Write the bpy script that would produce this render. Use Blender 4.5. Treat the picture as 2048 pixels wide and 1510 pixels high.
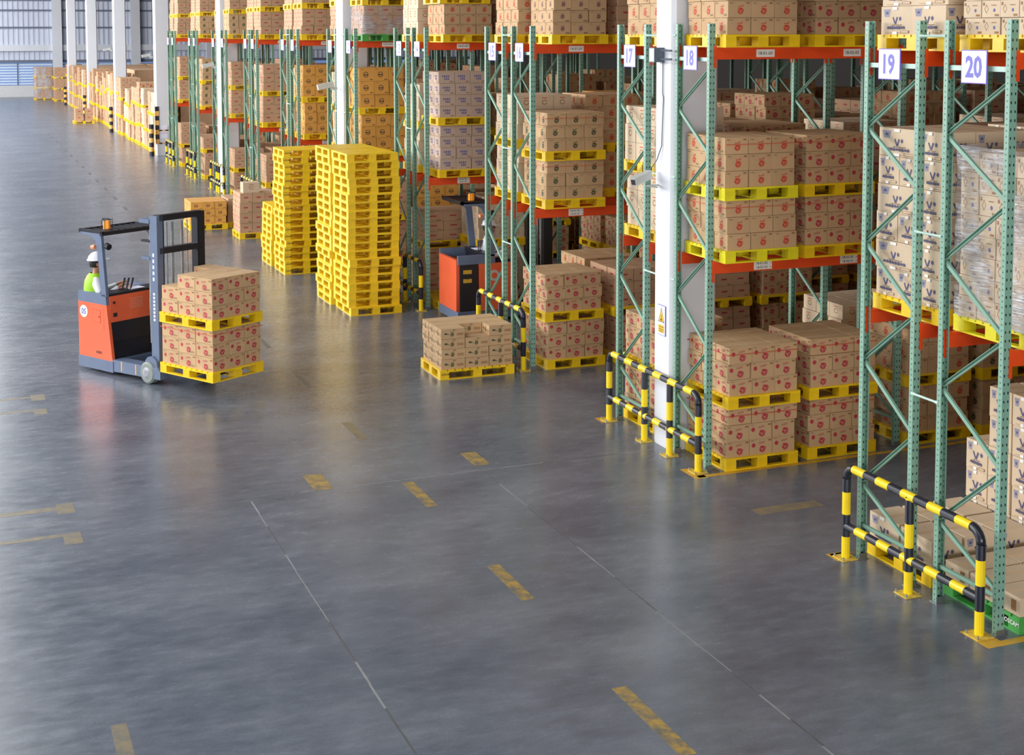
import bpy, bmesh, math, random
from mathutils import Matrix, Vector
for o in list(bpy.data.objects): bpy.data.objects.remove(o)
C = bpy.context.scene.collection
sc = bpy.context.scene
random.seed(11)
H = 5.2
# ------------------------------------------------------------------ camera
def cam_rot(a, b, c):
    ca, sa, cb, sb, cc, s_ = math.cos(a), math.sin(a), math.cos(b), math.sin(b), math.cos(c), math.sin(c)
    Rz = Matrix(((ca, -sa, 0), (sa, ca, 0), (0, 0, 1))); Rx = Matrix(((1, 0, 0), (0, cb, -sb), (0, sb, cb)))
    Rr = Matrix(((cc, -s_, 0), (s_, cc, 0), (0, 0, 1))); B = Matrix(((1, 0, 0), (0, 0, -1), (0, 1, 0)))
    return Rr @ Rx @ B @ Rz
R3 = cam_rot(.3775, .0757, -.0015)
camd = bpy.data.cameras.new('camera'); cam = bpy.data.objects.new('camera', camd); C.objects.link(cam)
M3 = Matrix(((R3[0][0], -R3[1][0], -R3[2][0]), (R3[0][1], -R3[1][1], -R3[2][1]), (R3[0][2], -R3[1][2], -R3[2][2])))
cam.matrix_world = Matrix.Translation((0, 0, H)) @ M3.to_4x4()
camd.sensor_fit = 'HORIZONTAL'; camd.sensor_width = 36; camd.lens = 36 * 2847 / 2048
camd.shift_x = 0; camd.shift_y = -(755 - 282.4) / 2048; camd.clip_end = 500
sc.camera = cam
# ------------------------------------------------------------------ light
w = bpy.data.worlds.new('overcast_sky'); sc.world = w; w.use_nodes = True
w.node_tree.nodes['Background'].inputs[0].default_value = (.80, .87, 1.0, 1)
w.node_tree.nodes['Background'].inputs[1].default_value = 0.24
def area(name, loc, rot, sx, sy, power, col=(1, 1, 1), spread=None):
    d = bpy.data.lights.new(name, 'AREA'); d.shape = 'RECTANGLE'; d.size = sx; d.size_y = sy; d.energy = power; d.color = col
    if spread: d.spread = spread
    o = bpy.data.objects.new(name, d); C.objects.link(o); o.location = loc; o.rotation_euler = rot; return o
area('front_fill', (-1, -11, 3.4), (math.radians(90), 0, 0), 18, 5, 3300, (1, .98, .95))  # added fill from behind the camera for the faces turned towards it
area('side_daylight', (-18, 60, 9), (0, math.radians(-76), 0), 6, 90, 27000, (1, .985, .96))
area('skylight', (-3, 30, 12.6), (0, 0, 0), 7, 70, 4600, (.96, .98, 1))
area('far_fill', (-3, 92, 12.6), (0, 0, 0), 9, 60, 9000, (.94, .97, 1))  # overhead fill added to brighten the far end of the hall
sc.view_settings.view_transform = 'Standard'; sc.view_settings.look = 'None'
sc.view_settings.exposure = 0.0; sc.view_settings.gamma = 1; sc.view_settings.use_curve_mapping = False

# ------------------------------------------------------------------ materials
def lin(c): return tuple(((x / 255) / 12.92 if x / 255 <= .04045 else ((x / 255 + .055) / 1.055) ** 2.4) for x in c) + (1,)
MATS = {}
def mat(name, rgb, rough=.6, metal=0, var=.06, scale=8, spec=.5, emit=None, bump=0, objvar=0, stretch=(1, 1, 1)):
    if name in MATS: return MATS[name]
    m = bpy.data.materials.new(name); m.use_nodes = True; nt = m.node_tree; N = nt.nodes; L = nt.links
    b = N['Principled BSDF']; b.inputs['Roughness'].default_value = rough; b.inputs['Metallic'].default_value = metal
    b.inputs['Specular IOR Level'].default_value = spec
    c = lin(rgb)
    tc = N.new('ShaderNodeTexCoord'); mp = N.new('ShaderNodeMapping'); mp.inputs['Scale'].default_value = stretch
    nz = N.new('ShaderNodeTexNoise'); nz.inputs['Scale'].default_value = scale; nz.inputs['Detail'].default_value = 3
    L.new(tc.outputs['Object'], mp.inputs[0]); L.new(mp.outputs[0], nz.inputs['Vector'])
    mr = N.new('ShaderNodeMapRange'); mr.inputs[1].default_value = .3; mr.inputs[2].default_value = .7
    mr.inputs[3].default_value = 1 - var; mr.inputs[4].default_value = 1 + var; L.new(nz.outputs[0], mr.inputs[0])
    hs = N.new('ShaderNodeHueSaturation'); hs.inputs['Color'].default_value = c
    if objvar:
        oi = N.new('ShaderNodeObjectInfo'); m2 = N.new('ShaderNodeMapRange'); m2.inputs[3].default_value = 1 - objvar; m2.inputs[4].default_value = 1 + objvar
        L.new(oi.outputs['Random'], m2.inputs[0]); mm = N.new('ShaderNodeMath'); mm.operation = 'MULTIPLY'
        L.new(mr.outputs[0], mm.inputs[0]); L.new(m2.outputs[0], mm.inputs[1]); L.new(mm.outputs[0], hs.inputs['Value'])
    else: L.new(mr.outputs[0], hs.inputs['Value'])
    L.new(hs.outputs[0], b.inputs['Base Color'])
    if bump:
        bp = N.new('ShaderNodeBump'); bp.inputs['Strength'].default_value = bump; bp.inputs['Distance'].default_value = .01
        L.new(nz.outputs[0], bp.inputs['Height']); L.new(bp.outputs[0], b.inputs['Normal'])
    if emit:
        b.inputs['Emission Color'].default_value = lin(emit[0]); b.inputs['Emission Strength'].default_value = emit[1]
    MATS[name] = m; return m
# cardboard tones
KR = mat('kraft_cardboard', (192, 158, 118), .75, var=.05, scale=5, objvar=.05)
KT = mat('kraft_tape', (206, 178, 142), .4, var=.04)
KO = mat('orange_cardboard', (214, 156, 72), .7, var=.06, scale=4, objvar=.04)
KG = mat('greyish_cardboard', (186, 163, 146), .75, var=.05, scale=5, objvar=.05)
KP = mat('pale_cardboard', (206, 184, 156), .7, var=.04, scale=5, objvar=.04)
KD = mat('brown_cardboard', (184, 148, 116), .75, var=.07, scale=4, objvar=.08)
INK_R = mat('red_ink', (196, 66, 44), .7, var=.1, scale=40); INK_C = mat('crimson_ink', (178, 52, 66), .7, var=.1, scale=40)
INK_G = mat('dark_green_ink', (58, 74, 46), .7, var=.1, scale=40); INK_B = mat('blue_ink', (92, 92, 150), .7, var=.1, scale=40)
INK_K = mat('dark_ink', (96, 72, 54), .7, var=.1, scale=40); INK_N = mat('navy_ink', (84, 80, 112), .7, var=.1, scale=40)
INK_P = mat('plum_ink', (112, 70, 84), .7, var=.1, scale=40); INK_T2 = mat('muted_red_ink', (176, 100, 88), .7, var=.1, scale=40); INK_T = mat('brown_ink', (150, 108, 68), .7, var=.1, scale=40)
LBL = mat('white_paper', (232, 230, 226), .6, var=.02)
YEL = mat('yellow_plastic', (238, 198, 20), .42, var=.09, scale=6, objvar=.05)
YEL2 = mat('lime_yellow_plastic', (226, 214, 30), .42, var=.09, scale=6, objvar=.04)
GRNP = mat('green_plastic', (70, 158, 72), .45, var=.1, scale=6)
WHT = mat('column_white', (214, 217, 224), .55, var=.03, scale=.7)
ORG = mat('beam_orange', (222, 74, 24), .38, var=.08, scale=4)
GYL = mat('guard_yellow', (240, 208, 22), .3, var=.05, scale=9); GBK = mat('guard_black', (34, 36, 48), .28, var=.1, scale=9)
HZO = mat('hazard_orange', (236, 178, 92), .5); GREEN = mat('rack_green_plain', (126, 166, 148), .4, var=.06, scale=5)
STEEL = mat('zinc_steel', (150, 156, 160), .35, .8); TUBE = mat('pale_green_tube', (176, 206, 194), .35)
SIGNW = mat('sign_white', (232, 234, 250), .5, var=.01); SIGNB = mat('sign_violet_border', (112, 92, 200), .5, var=.02); SIGNN = mat('sign_violet_number', (108, 104, 196), .5, var=.05, scale=12)
BLK = mat('print_black', (40, 34, 40), .6); RED = mat('strap_red', (206, 92, 66), .4); TRO = mat('truck_orange', (226, 98, 62), .35, var=.05, scale=3)
TRG = mat('truck_slate', (96, 110, 136), .4, var=.06, scale=5); TRK = mat('truck_black', (26, 27, 36), .4, var=.1, scale=5); RUB = mat('wheel_tread', (128, 138, 134), .6); HUB = mat('wheel_hub', (150, 152, 160), .4, .3)
CAMG = mat('camera_grey', (190, 192, 190), .45); DKG = mat('dark_grey_box', (86, 96, 108), .5); WARN = mat('warning_yellow', (244, 186, 36), .5, var=.02)

def perforated():
    m = mat('rack_green_perforated', (126, 166, 148), .4, var=.06, scale=5)
    nt = m.node_tree; N = nt.nodes; L = nt.links; b = N['Principled BSDF']; hs = [n for n in N if n.type == 'HUE_SAT'][0]
    tc = N.new('ShaderNodeTexCoord'); sx = N.new('ShaderNodeSeparateXYZ'); L.new(tc.outputs['Object'], sx.inputs[0])
    def math_(op, a, b_=None):
        n = N.new('ShaderNodeMath'); n.operation = op
        for i, v in enumerate((a, b_)):
            if v is None: continue
            if isinstance(v, (int, float)): n.inputs[i].default_value = v
            else: L.new(v, n.inputs[i])
        return n.outputs[0]
    fz = math_('ABSOLUTE', math_('SUBTRACT', math_('FRACT', math_('MULTIPLY', sx.outputs['Z'], 1 / .075)), .5))   # hole rows every 75 mm
    ax = math_('ABSOLUTE', math_('SUBTRACT', math_('ABSOLUTE', sx.outputs['X']), .021))
    hx = math_('LESS_THAN', ax, .0065); hz = math_('LESS_THAN', fz, .15)
    geo = N.new('ShaderNodeNewGeometry'); sn = N.new('ShaderNodeSeparateXYZ'); L.new(tc.outputs['Normal'], sn.inputs[0])
    ny = math_('GREATER_THAN', math_('ABSOLUTE', sn.outputs['Y']), .7)
    hole = math_('MULTIPLY', math_('MULTIPLY', hx, hz), ny)
    mx = N.new('ShaderNodeMix'); mx.data_type = 'RGBA'; L.new(hole, mx.inputs[0]); L.new(hs.outputs[0], mx.inputs[6]); mx.inputs[7].default_value = lin((24, 40, 34))
    # small slots on the side flange
    gy = math_('LESS_THAN', math_('ABSOLUTE', math_('SUBTRACT', math_('ABSOLUTE', sx.outputs['Y']), .004)), .004)
    fz2 = math_('LESS_THAN', math_('ABSOLUTE', math_('SUBTRACT', math_('FRACT', math_('MULTIPLY', sx.outputs['Z'], 1 / .05)), .5)), .14)
    nx = math_('GREATER_THAN', math_('ABSOLUTE', sn.outputs['X']), .7)
    m2 = N.new('ShaderNodeMix'); m2.data_type = 'RGBA'; L.new(math_('MULTIPLY', math_('MULTIPLY', gy, fz2), nx), m2.inputs[0]); L.new(mx.outputs[2], m2.inputs[6]); m2.inputs[7].default_value = lin((58, 92, 80))
    L.new(m2.outputs[2], b.inputs['Base Color'])
    return m
PERF = perforated()

def concrete():
    m = bpy.data.materials.new('polished_concrete'); m.use_nodes = True; nt = m.node_tree; N = nt.nodes; L = nt.links; b = N['Principled BSDF']
    tc = N.new('ShaderNodeTexCoord')
    def noise(sc_, det, st=(1, 1, 1), rough=.55, rot=0):
        mp = N.new('ShaderNodeMapping'); mp.inputs['Scale'].default_value = st; mp.inputs['Rotation'].default_value = (0, 0, rot); L.new(tc.outputs['Object'], mp.inputs[0])
        n = N.new('ShaderNodeTexNoise'); n.inputs['Scale'].default_value = sc_; n.inputs['Detail'].default_value = det; n.inputs['Roughness'].default_value = rough; L.new(mp.outputs[0], n.inputs['Vector']); return n.outputs[0]
    n1 = noise(.55, 6, (1, 1.6, 1)); n2 = noise(3.2, 5, (1, 2.4, 1), .65, .2); n3 = noise(40, 2)
    def mr(x, a, b_, c, d):
        n = N.new('ShaderNodeMapRange'); L.new(x, n.inputs[0]); n.inputs[1].default_value = a; n.inputs[2].default_value = b_; n.inputs[3].default_value = c; n.inputs[4].default_value = d; return n.outputs[0]
    def mul(a, b_):
        n = N.new('ShaderNodeMath'); n.operation = 'MULTIPLY'; L.new(a, n.inputs[0]); L.new(b_, n.inputs[1]); return n.outputs[0]
    v = mul(mul(mr(n1, .3, .7, .74, 1.2), mr(n2, .3, .7, .82, 1.16)), mr(n3, .2, .8, .88, 1.1))
    cr = N.new('ShaderNodeMix'); cr.data_type = 'RGBA'; L.new(mr(n1, .35, .65, 0, 1), cr.inputs[0]); cr.inputs[6].default_value = lin((94, 101, 114)); cr.inputs[7].default_value = lin((102, 107, 116))
    hs = N.new('ShaderNodeHueSaturation'); L.new(cr.outputs[2], hs.inputs['Color']); L.new(v, hs.inputs['Value']); L.new(hs.outputs[0], b.inputs['Base Color'])
    L.new(mr(n2, .3, .7, .2, .3), b.inputs['Roughness']); b.inputs['Specular IOR Level'].default_value = .8
    bp = N.new('ShaderNodeBump'); bp.inputs['Strength'].default_value = .12; bp.inputs['Distance'].default_value = .01; L.new(n2, bp.inputs['Height']); L.new(bp.outputs[0], b.inputs['Normal'])
    return m
CONC = concrete()
def worn(name, rgb, lo=.38, hi=.6, dark=(96, 96, 92)):
    m = bpy.data.materials.new(name); m.use_nodes = True; nt = m.node_tree; N = nt.nodes; L = nt.links; b = N['Principled BSDF']
    tc = N.new('ShaderNodeTexCoord'); n = N.new('ShaderNodeTexNoise'); n.inputs['Scale'].default_value = 7; n.inputs['Detail'].default_value = 6; n.inputs['Roughness'].default_value = .7; L.new(tc.outputs['Object'], n.inputs['Vector'])
    r = N.new('ShaderNodeMapRange'); r.inputs[1].default_value = lo; r.inputs[2].default_value = hi; L.new(n.outputs[0], r.inputs[0])
    mx = N.new('ShaderNodeMix'); mx.data_type = 'RGBA'; L.new(r.outputs[0], mx.inputs[0]); mx.inputs[6].default_value = lin(dark); mx.inputs[7].default_value = lin(rgb); L.new(mx.outputs[2], b.inputs['Base Color']); b.inputs['Roughness'].default_value = .4
    return m
PAINT = worn('worn_yellow_paint', (172, 140, 66)); PAINT2 = worn('faded_yellow_paint', (140, 122, 86), .35, .7); PAINT3 = worn('grey_scuff', (96, 96, 96)); PAINT4 = worn('fresh_yellow_paint', (206, 160, 50), .3, .45)

def film():
    m = bpy.data.materials.new('stretch_film'); m.use_nodes = True; nt = m.node_tree; N = nt.nodes; L = nt.links
    out = N['Material Output']; b = N['Principled BSDF']; b.inputs['Base Color'].default_value = lin((225, 225, 232)); b.inputs['Roughness'].default_value = .16; b.inputs['Specular IOR Level'].default_value = .9
    tc = N.new('ShaderNodeTexCoord'); mp = N.new('ShaderNodeMapping'); mp.inputs['Scale'].default_value = (1.2, 1.2, 16); L.new(tc.outputs['Object'], mp.inputs[0])
    n = N.new('ShaderNodeTexNoise'); n.inputs['Scale'].default_value = 2.6; n.inputs['Detail'].default_value = 5; n.inputs['Distortion'].default_value = 1.1; L.new(mp.outputs[0], n.inputs['Vector'])
    bp = N.new('ShaderNodeBump'); bp.inputs['Strength'].default_value = .9; bp.inputs['Distance'].default_value = .05; L.new(n.outputs[0], bp.inputs['Height']); L.new(bp.outputs[0], b.inputs['Normal'])
    r = N.new('ShaderNodeMapRange'); r.inputs[1].default_value = .42; r.inputs[2].default_value = .66; r.inputs[3].default_value = .22; r.inputs[4].default_value = .62; L.new(n.outputs[0], r.inputs[0])
    n2 = N.new('ShaderNodeTexNoise'); n2.inputs['Scale'].default_value = 2.2; n2.inputs['Detail'].default_value = 2; mp2 = N.new('ShaderNodeMapping'); mp2.inputs['Scale'].default_value = (1.4, 1.4, .8); L.new(tc.outputs['Object'], mp2.inputs[0]); L.new(mp2.outputs[0], n2.inputs['Vector'])
    r2 = N.new('ShaderNodeMapRange'); r2.inputs[1].default_value = .42; r2.inputs[2].default_value = .6; r2.inputs[3].default_value = .25; r2.inputs[4].default_value = 1.5; L.new(n2.outputs[0], r2.inputs[0])  # large milky patches in the alpha imitate glare on the film
    mu = N.new('ShaderNodeMath'); mu.operation = 'MULTIPLY'; mu.use_clamp = True; L.new(r.outputs[0], mu.inputs[0]); L.new(r2.outputs[0], mu.inputs[1]); L.new(mu.outputs[0], b.inputs['Alpha'])
    return m
FILM = film()

# ------------------------------------------------------------------ mesh helpers
TXT = {}
def glyphs(s, bold=0.0):
    k = (s, bold)
    if k not in TXT:
        c = bpy.data.curves.new('t', 'FONT'); c.body = s; c.size = 1; c.resolution_u = 2; c.offset = bold; c.align_x = 'CENTER'; c.align_y = 'CENTER'; c.fill_mode = 'FRONT' if hasattr(c, 'fill_mode') else c.fill_mode
        o = bpy.data.objects.new('t', c); me = bpy.data.meshes.new_from_object(o)
        V = [(v.co.x, v.co.y) for v in me.vertices]; F = [tuple(p.vertices) for p in me.polygons]
        xs = [v[0] for v in V]; ys = [v[1] for v in V]
        cx, cy, hh = (min(xs) + max(xs)) / 2, (min(ys) + max(ys)) / 2, max(ys) - min(ys)
        TXT[k] = ([((x - cx) / hh, (y - cy) / hh) for x, y in V], F, (max(xs) - min(xs)) / hh)
        bpy.data.objects.remove(o); bpy.data.curves.remove(c); bpy.data.meshes.remove(me)
    return TXT[k]
class MB:
    def __init__(s): s.v = []; s.f = []; s.m = []; s.mats = []
    def mi(s, m):
        if m not in s.mats: s.mats.append(m)
        return s.mats.index(m)
    def raw(s, V, F, m, T=None):
        n = len(s.v); k = s.mi(m)
        s.v += [tuple(T @ Vector(p)) for p in V] if T else [tuple(p) for p in V]
        s.f += [tuple(i + n for i in f) for f in F]; s.m += [k] * len(F); return s
    def box(s, x0, x1, y0, y1, z0, z1, m, T=None):
        V = [(x0, y0, z0), (x1, y0, z0), (x1, y1, z0), (x0, y1, z0), (x0, y0, z1), (x1, y0, z1), (x1, y1, z1), (x0, y1, z1)]
        return s.raw(V, [(0, 3, 2, 1), (4, 5, 6, 7), (0, 1, 5, 4), (1, 2, 6, 5), (2, 3, 7, 6), (3, 0, 4, 7)], m, T)
    def prism(s, pts, ax, a, b, m, T=None):   # pts: 2D outline, extruded along axis ax from a to b
        n = len(pts)
        def P(p, t): return (t, p[0], p[1]) if ax == 'x' else ((p[0], t, p[1]) if ax == 'y' else (p[0], p[1], t))
        V = [P(p, a) for p in pts] + [P(p, b) for p in pts]
        F = [tuple(range(n))[::-1], tuple(range(n, 2 * n))] + [(i, (i + 1) % n, (i + 1) % n + n, i + n) for i in range(n)]
        return s.raw(V, F, m, T)
    def bar(s, p, q, w, h, m, up=(0, 0, 1), T=None):
        p, q = Vector(p), Vector(q); d = (q - p).normalized(); sd = d.cross(Vector(up)).normalized(); u = sd.cross(d)
        V = [c + a * sd * w / 2 + b * u * h / 2 for c in (p, q) for a, b in ((-1, -1), (1, -1), (1, 1), (-1, 1))]
        return s.raw(V, [(0, 1, 2, 3), (7, 6, 5, 4), (0, 4, 5, 1), (1, 5, 6, 2), (2, 6, 7, 3), (3, 7, 4, 0)], m, T)
    def chan(s, p, q, w, dpt, t, m, open_):    # C channel from p to q, opening towards open_
        p, q = Vector(p), Vector(q); d = (q - p).normalized(); o = Vector(open_); sd = d.cross(o).normalized()
        prof = [(-w / 2, -dpt / 2), (w / 2, -dpt / 2), (w / 2, dpt / 2), (w / 2 - t, dpt / 2), (w / 2 - t, -dpt / 2 + t), (-w / 2 + t, -dpt / 2 + t), (-w / 2 + t, dpt / 2), (-w / 2, dpt / 2)]
        V = [c + a * sd + b * o for c in (p, q) for a, b in prof]; n = 8
        return s.raw(V, [tuple(range(n))[::-1], tuple(range(n, 2 * n))] + [(i, (i + 1) % n, (i + 1) % n + n, i + n) for i in range(n)], m)
    def tube(s, path, r, m, n=10, cap=True, alt=None, T=None):   # alt: list of materials per segment
        pts = [Vector(p) for p in path]; rings = []
        for i, p in enumerate(pts):
            d = (pts[min(i + 1, len(pts) - 1)] - pts[max(i - 1, 0)]).normalized()
            a = d.orthogonal() if i == 0 else (rings[-1][1] - d * rings[-1][1].dot(d)); a.normalize(); b = d.cross(a)
            rr = r[i] if isinstance(r, (list, tuple)) else r
            rings.append(([p + rr * (math.cos(2 * math.pi * k / n) * a + math.sin(2 * math.pi * k / n) * b) for k in range(n)], a))
        V = [x for g, _ in rings for x in g]
        for i in range(len(pts) - 1):
            F = [(i * n + k, i * n + (k + 1) % n, (i + 1) * n + (k + 1) % n, (i + 1) * n + k) for k in range(n)]
            mm = alt[i] if alt else m; k0 = s.mi(mm)
            if i == 0: base = len(s.v); s.v += [tuple(T @ x) if T else tuple(x) for x in V]
            s.f += [tuple(a + base for a in f) for f in F]; s.m += [k0] * len(F)
        if cap:
            L_ = (len(pts) - 1) * n
            s.f += [tuple(base + k for k in range(n))[::-1], tuple(base + L_ + k for k in range(n))]; s.m += [s.mi(alt[0] if alt else m), s.mi(alt[-1] if alt else m)]
        return s
    def plane_pts(s, pts, o, u, v, m):
        o, u, v = Vector(o), Vector(u), Vector(v)
        return s.raw([o + u * a + v * b for a, b in pts], [tuple(range(len(pts)))], m)
    def text(s, t, o, u, v, h, m, bold=0, sx=1.0, shear=0):
        P, F, _ = glyphs(t, bold); o, u, v = Vector(o), Vector(u), Vector(v)
        return s.raw([o + u * ((x * sx + y * shear) * h) + v * (y * h) for x, y in P], F, m)
    def mesh(s, name, smooth=False):
        me = bpy.data.meshes.new(name); me.from_pydata(s.v, [], s.f); me.polygons.foreach_set('material_index', s.m)
        for m in s.mats: me.materials.append(m)
        if smooth: me.polygons.foreach_set('use_smooth', [True] * len(me.polygons)); me.update()
        return me
    def build(s, name, parent=None, smooth=False, loc=None):
        o = bpy.data.objects.new(name, s.mesh(name, smooth)); C.objects.link(o)
        if parent: o.parent = parent
        if loc: o.location = loc
        return o
def ob(name, me, parent=None, loc=(0, 0, 0), rz=0):
    o = bpy.data.objects.new(name, me); C.objects.link(o); o.location = loc; o.rotation_euler = (0, 0, rz)
    if parent: o.parent = parent
    return o
def tag(o, label=None, cat=None, group=None, kind=None):
    if label: o['label'] = label
    if cat: o['category'] = cat
    if group: o['group'] = group
    if kind: o['kind'] = kind
    return o
def empty(name, loc=(0, 0, 0), rz=0):
    o = bpy.data.objects.new(name, None); C.objects.link(o); o.location = loc; o.rotation_euler = (0, 0, rz); o.empty_display_size = .1; return o
def struct(o, label=None): o['kind'] = 'structure'; return tag(o, label)

# ------------------------------------------------------------------ the hall
XR, YB = 46, 124.7
f = struct(MB().box(-26, XR, -14, 126, -.2, 0, CONC).build('floor'), 'grey polished concrete warehouse floor with faded yellow paint marks')
def line(x0, x1, y0, y1, m, rz=0):
    cx, cy = (x0 + x1) / 2, (y0 + y1) / 2
    return MB().box(x0 - cx, x1 - cx, y0 - cy, y1 - cy, -.01, .0012, m).build('painted_line', f, loc=(cx, cy, 0))
for y0, y1, m in ((8.75, 9.9, PAINT), (11.8, 12.72, PAINT), (14.59, 15.5, PAINT), (17.38, 18.26, PAINT2)): line(4.77, 4.9, y0, y1, m)
y = 20.3
while y < 80: line(4.79, 4.88, y, y + .8, PAINT3); y += 2.85
line(5.78, 5.98, 15.8, 16.35, PAINT); line(3.76, 3.98, 15.6, 16.2, PAINT)
line(.98, 1.16, 15.85, 16.2, PAINT2); line(-6, .98, 15.98, 16.12, PAINT2); line(.98, 1.16, 14.85, 15.2, PAINT2); line(-6, .98, 15.1, 15.2, PAINT2)
line(.98, 1.17, 21.0, 21.35, PAINT2); line(-6, .98, 21.17, 21.26, PAINT2); line(.98, 1.15, 20.2, 20.5, PAINT2); line(-6, .98, 20.4, 20.5, PAINT2); line(1.0, 1.12, 10.2, 10.75, PAINT2)
line(8.06, 20, 14.38, 14.46, PAINT4); line(8.0, 8.16, 14.35, 14.75, PAINT4); line(8.05, 20, 9.38, 9.47, PAINT4); line(8.05, 8.25, 9.47, 9.75, PAINT4)
line(8.06, 20, 11.66, 11.74, PAINT2); line(8.03, 8.2, 11.55, 11.75, PAINT4); line(8.02, 8.2, 16.95, 17.2, PAINT4); line(8.05, 20, 19.86, 19.94, PAINT2); line(8.04, 8.85, 13.0, 13.2, PAINT2)
JT = mat('joint_filler', (132, 134, 134), .55, var=.12, scale=9); JD = mat('joint_dark', (84, 86, 88), .5, var=.12, scale=9)
def joint(x0, x1, y0, y1):
    n = 40; hor = abs(x1 - x0) > abs(y1 - y0)
    b_ = MB(); 
    for i in range(n):
        a, c = i / n, (i + 1) / n; j = random.uniform(-.006, .006); w_ = random.uniform(.008, .02)
        if hor: b_.box(x0 + (x1 - x0) * a, x0 + (x1 - x0) * c, y0 + j, y0 + j + w_, -.004, .0006, JT if random.random() < .7 else JD)
        else: b_.box(x0 + j, x0 + j + w_, y0 + (y1 - y0) * a, y0 + (y1 - y0) * c, -.004, .0006, JT if random.random() < .7 else JD)
    b_.build('joint_strip', f)
for yy in (15.6, 31.2, 46.8, 62.4): joint(-12, 8.1, yy, yy)
for xx in (3.0, 5.8): joint(xx, xx, -2, 15.5)

ROOF = mat('roof_sheet', (104, 110, 120), .6, var=.05)
struct(MB().box(-26, XR, -14, 126, 13, 13.2, ROOF).build('ceiling'))
WALLC = mat('corrugated_cladding', (204, 210, 226), .55, var=.04, scale=1); CPL = mat('wall_plinth', (206, 206, 208), .7); GIRT = mat('wall_girt', (104, 112, 132), .5)
bk = empty('wall_back', (0, YB, 0)); struct(bk, 'pale corrugated back wall with white columns and louvred window')
b = MB(); n = int(72 / .4)
V = []; F = []
for i in range(n + 1):
    x = -26 + i * .4
    for k, (dx, dy) in enumerate(((0, 0), (.22, 0), (.25, -.06), (.37, -.06))):
        V += [(x + dx, dy, 3.0), (x + dx, dy, 13)]
for i in range(len(V) // 2 - 1): F.append((2 * i, 2 * i + 2, 2 * i + 3, 2 * i + 1))
b.raw(V, F, WALLC); b.build('cladding', bk)
MB().box(-26, XR, -.1, .3, 0, .95, CPL).build('plinth', bk)
MB().box(-26, XR, -.3, .1, 3.79, 4.3, WHT).build('wall_beam', bk)
MB().box(-26, XR, -.12, .1, 2.82, 3.05, GIRT).build('girt', bk)
for z in (5.73, 7.15, 8.0, 9.4, 10.8): MB().box(-26, XR, -.12, .0, z - .07, z + .07, GIRT).build('girt', bk)
for x in [8.6 + 6.35 * k for k in range(-5, 6)]: MB().box(x - .38, x + .38, -.55, .0, 0, 13, WHT).build('wall_column', bk)
SKYG = mat('daylight_behind_louvres', (110, 140, 190), .5, emit=((120, 150, 205), .55)); SLAT = mat('louvre_white', (214, 228, 240), .4)
wn = struct(empty('window_1', (0, YB, 0)), 'louvred window band in back wall showing blue daylight')
for k in range(-5, 6):
    x0, x1 = 8.6 + 6.35 * (k - 1) + .38, 8.6 + 6.35 * k - .38
    MB().box(x0, x1, .16, .2, .95, 2.82, SKYG).build('glass_pane', wn)
    if x1 > 0 and x0 < 9:
        for j in range(8):
            z = 1.02 + j * .225; MB().prism([(-.1, z), (.06, z + .13), (.06, z + .145), (-.1, z + .015)], 'x', x0, x1, SLAT).build('louvre_slat', wn)
        for xm in (x0, (x0 + x1) / 2, x1): MB().box(xm - .04, xm + .04, -.13, -.08, .95, 2.82, GIRT).build('window_frame', wn)
DW = mat('dim_block_wall', (64, 60, 58), .8)  # dark wall colour stands in for shade deep between the racks
struct(MB().box(XR, XR + .3, -14, 126, 0, 13, DW).build('wall_right')); struct(MB().box(-26, XR, -14.3, -14, 0, 13, DW).build('wall_front'))  # wall_front: out of view, added to cut light from behind the camera

# white columns
def column(y, n_, sign=False):
    o = struct(empty('column', (8.25, y, 0)), f'square white column standing {n_}')
    MB().prism([(0, .05), (.05, 0), (.6, 0), (.65, .05), (.65, .43), (.6, .48), (.05, .48), (0, .43)], 'z', 0, 13, WHT).build('shaft', o); return o
colY = [15.47, 31.22, 46.68, 62.1, 78.0, 93.6, 109.2]
cols = [column(y_, t_) for y_, t_ in zip(colY, ('between racks 17 and 18', 'between racks 11 and 12', 'between racks 5 and 6', 'just past rack 1', 'second past rack one', 'third past rack one', 'fourth past rack one'))]
# hazard guards on far columns
def hazard(c, y):
    for (x, yy) in ((-.03, -.03), (.53, -.03)):
        m_ = MB()
        for k in range(8): m_.box(x, x + .15, yy, yy + .02, .5 + k * .2, .7 + k * .2, (HZO, GBK)[k % 2]); m_.box(x if x < 0 else x + .13, x + .02 if x < 0 else x + .15, yy, yy + .15, .5 + k * .2, .7 + k * .2, (HZO, GBK)[k % 2])
        m_.build('corner_guard', c)
    for z in (.5, 1.05):
        m_ = MB()
        for k in range(5): m_.box(-.03 + k * .136, .106 + k * .136, -.04, -.02, z, z + .05, (HZO, GBK)[k % 2])
        m_.build('hazard_band', c)
hazard(cols[3], 62)
MB().box(.2, .48, -.02, -.005, .72, 1.28, SIGNW).box(.2, .48, -.024, -.02, .95, .965, INK_C).build('notice_plate', cols[3])
def bollard(x, y, h, lab):
    m_ = MB(); path = [(0, 0, k * h / 7) for k in range(8)]; m_.tube(path, .1, GBK, 12, alt=[(GBK, HZO)[k % 2] for k in range(7)])
    tag(m_.build('bollard', smooth=False, loc=(x, y, 0)), lab, 'bollard')
bollard(8.02, 61.9, 1.35, 'orange and black striped bollard beside column just past rack 1')
bollard(8.0, 77.7, 1.35, 'striped bollard beside second white column past rack 1')
bollard(8.0, 93.2, 1.35, 'striped bollard beside third white column past rack 1')
bollard(8.0, 108.8, 1.35, 'striped bollard beside fourth white column past rack 1')

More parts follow.
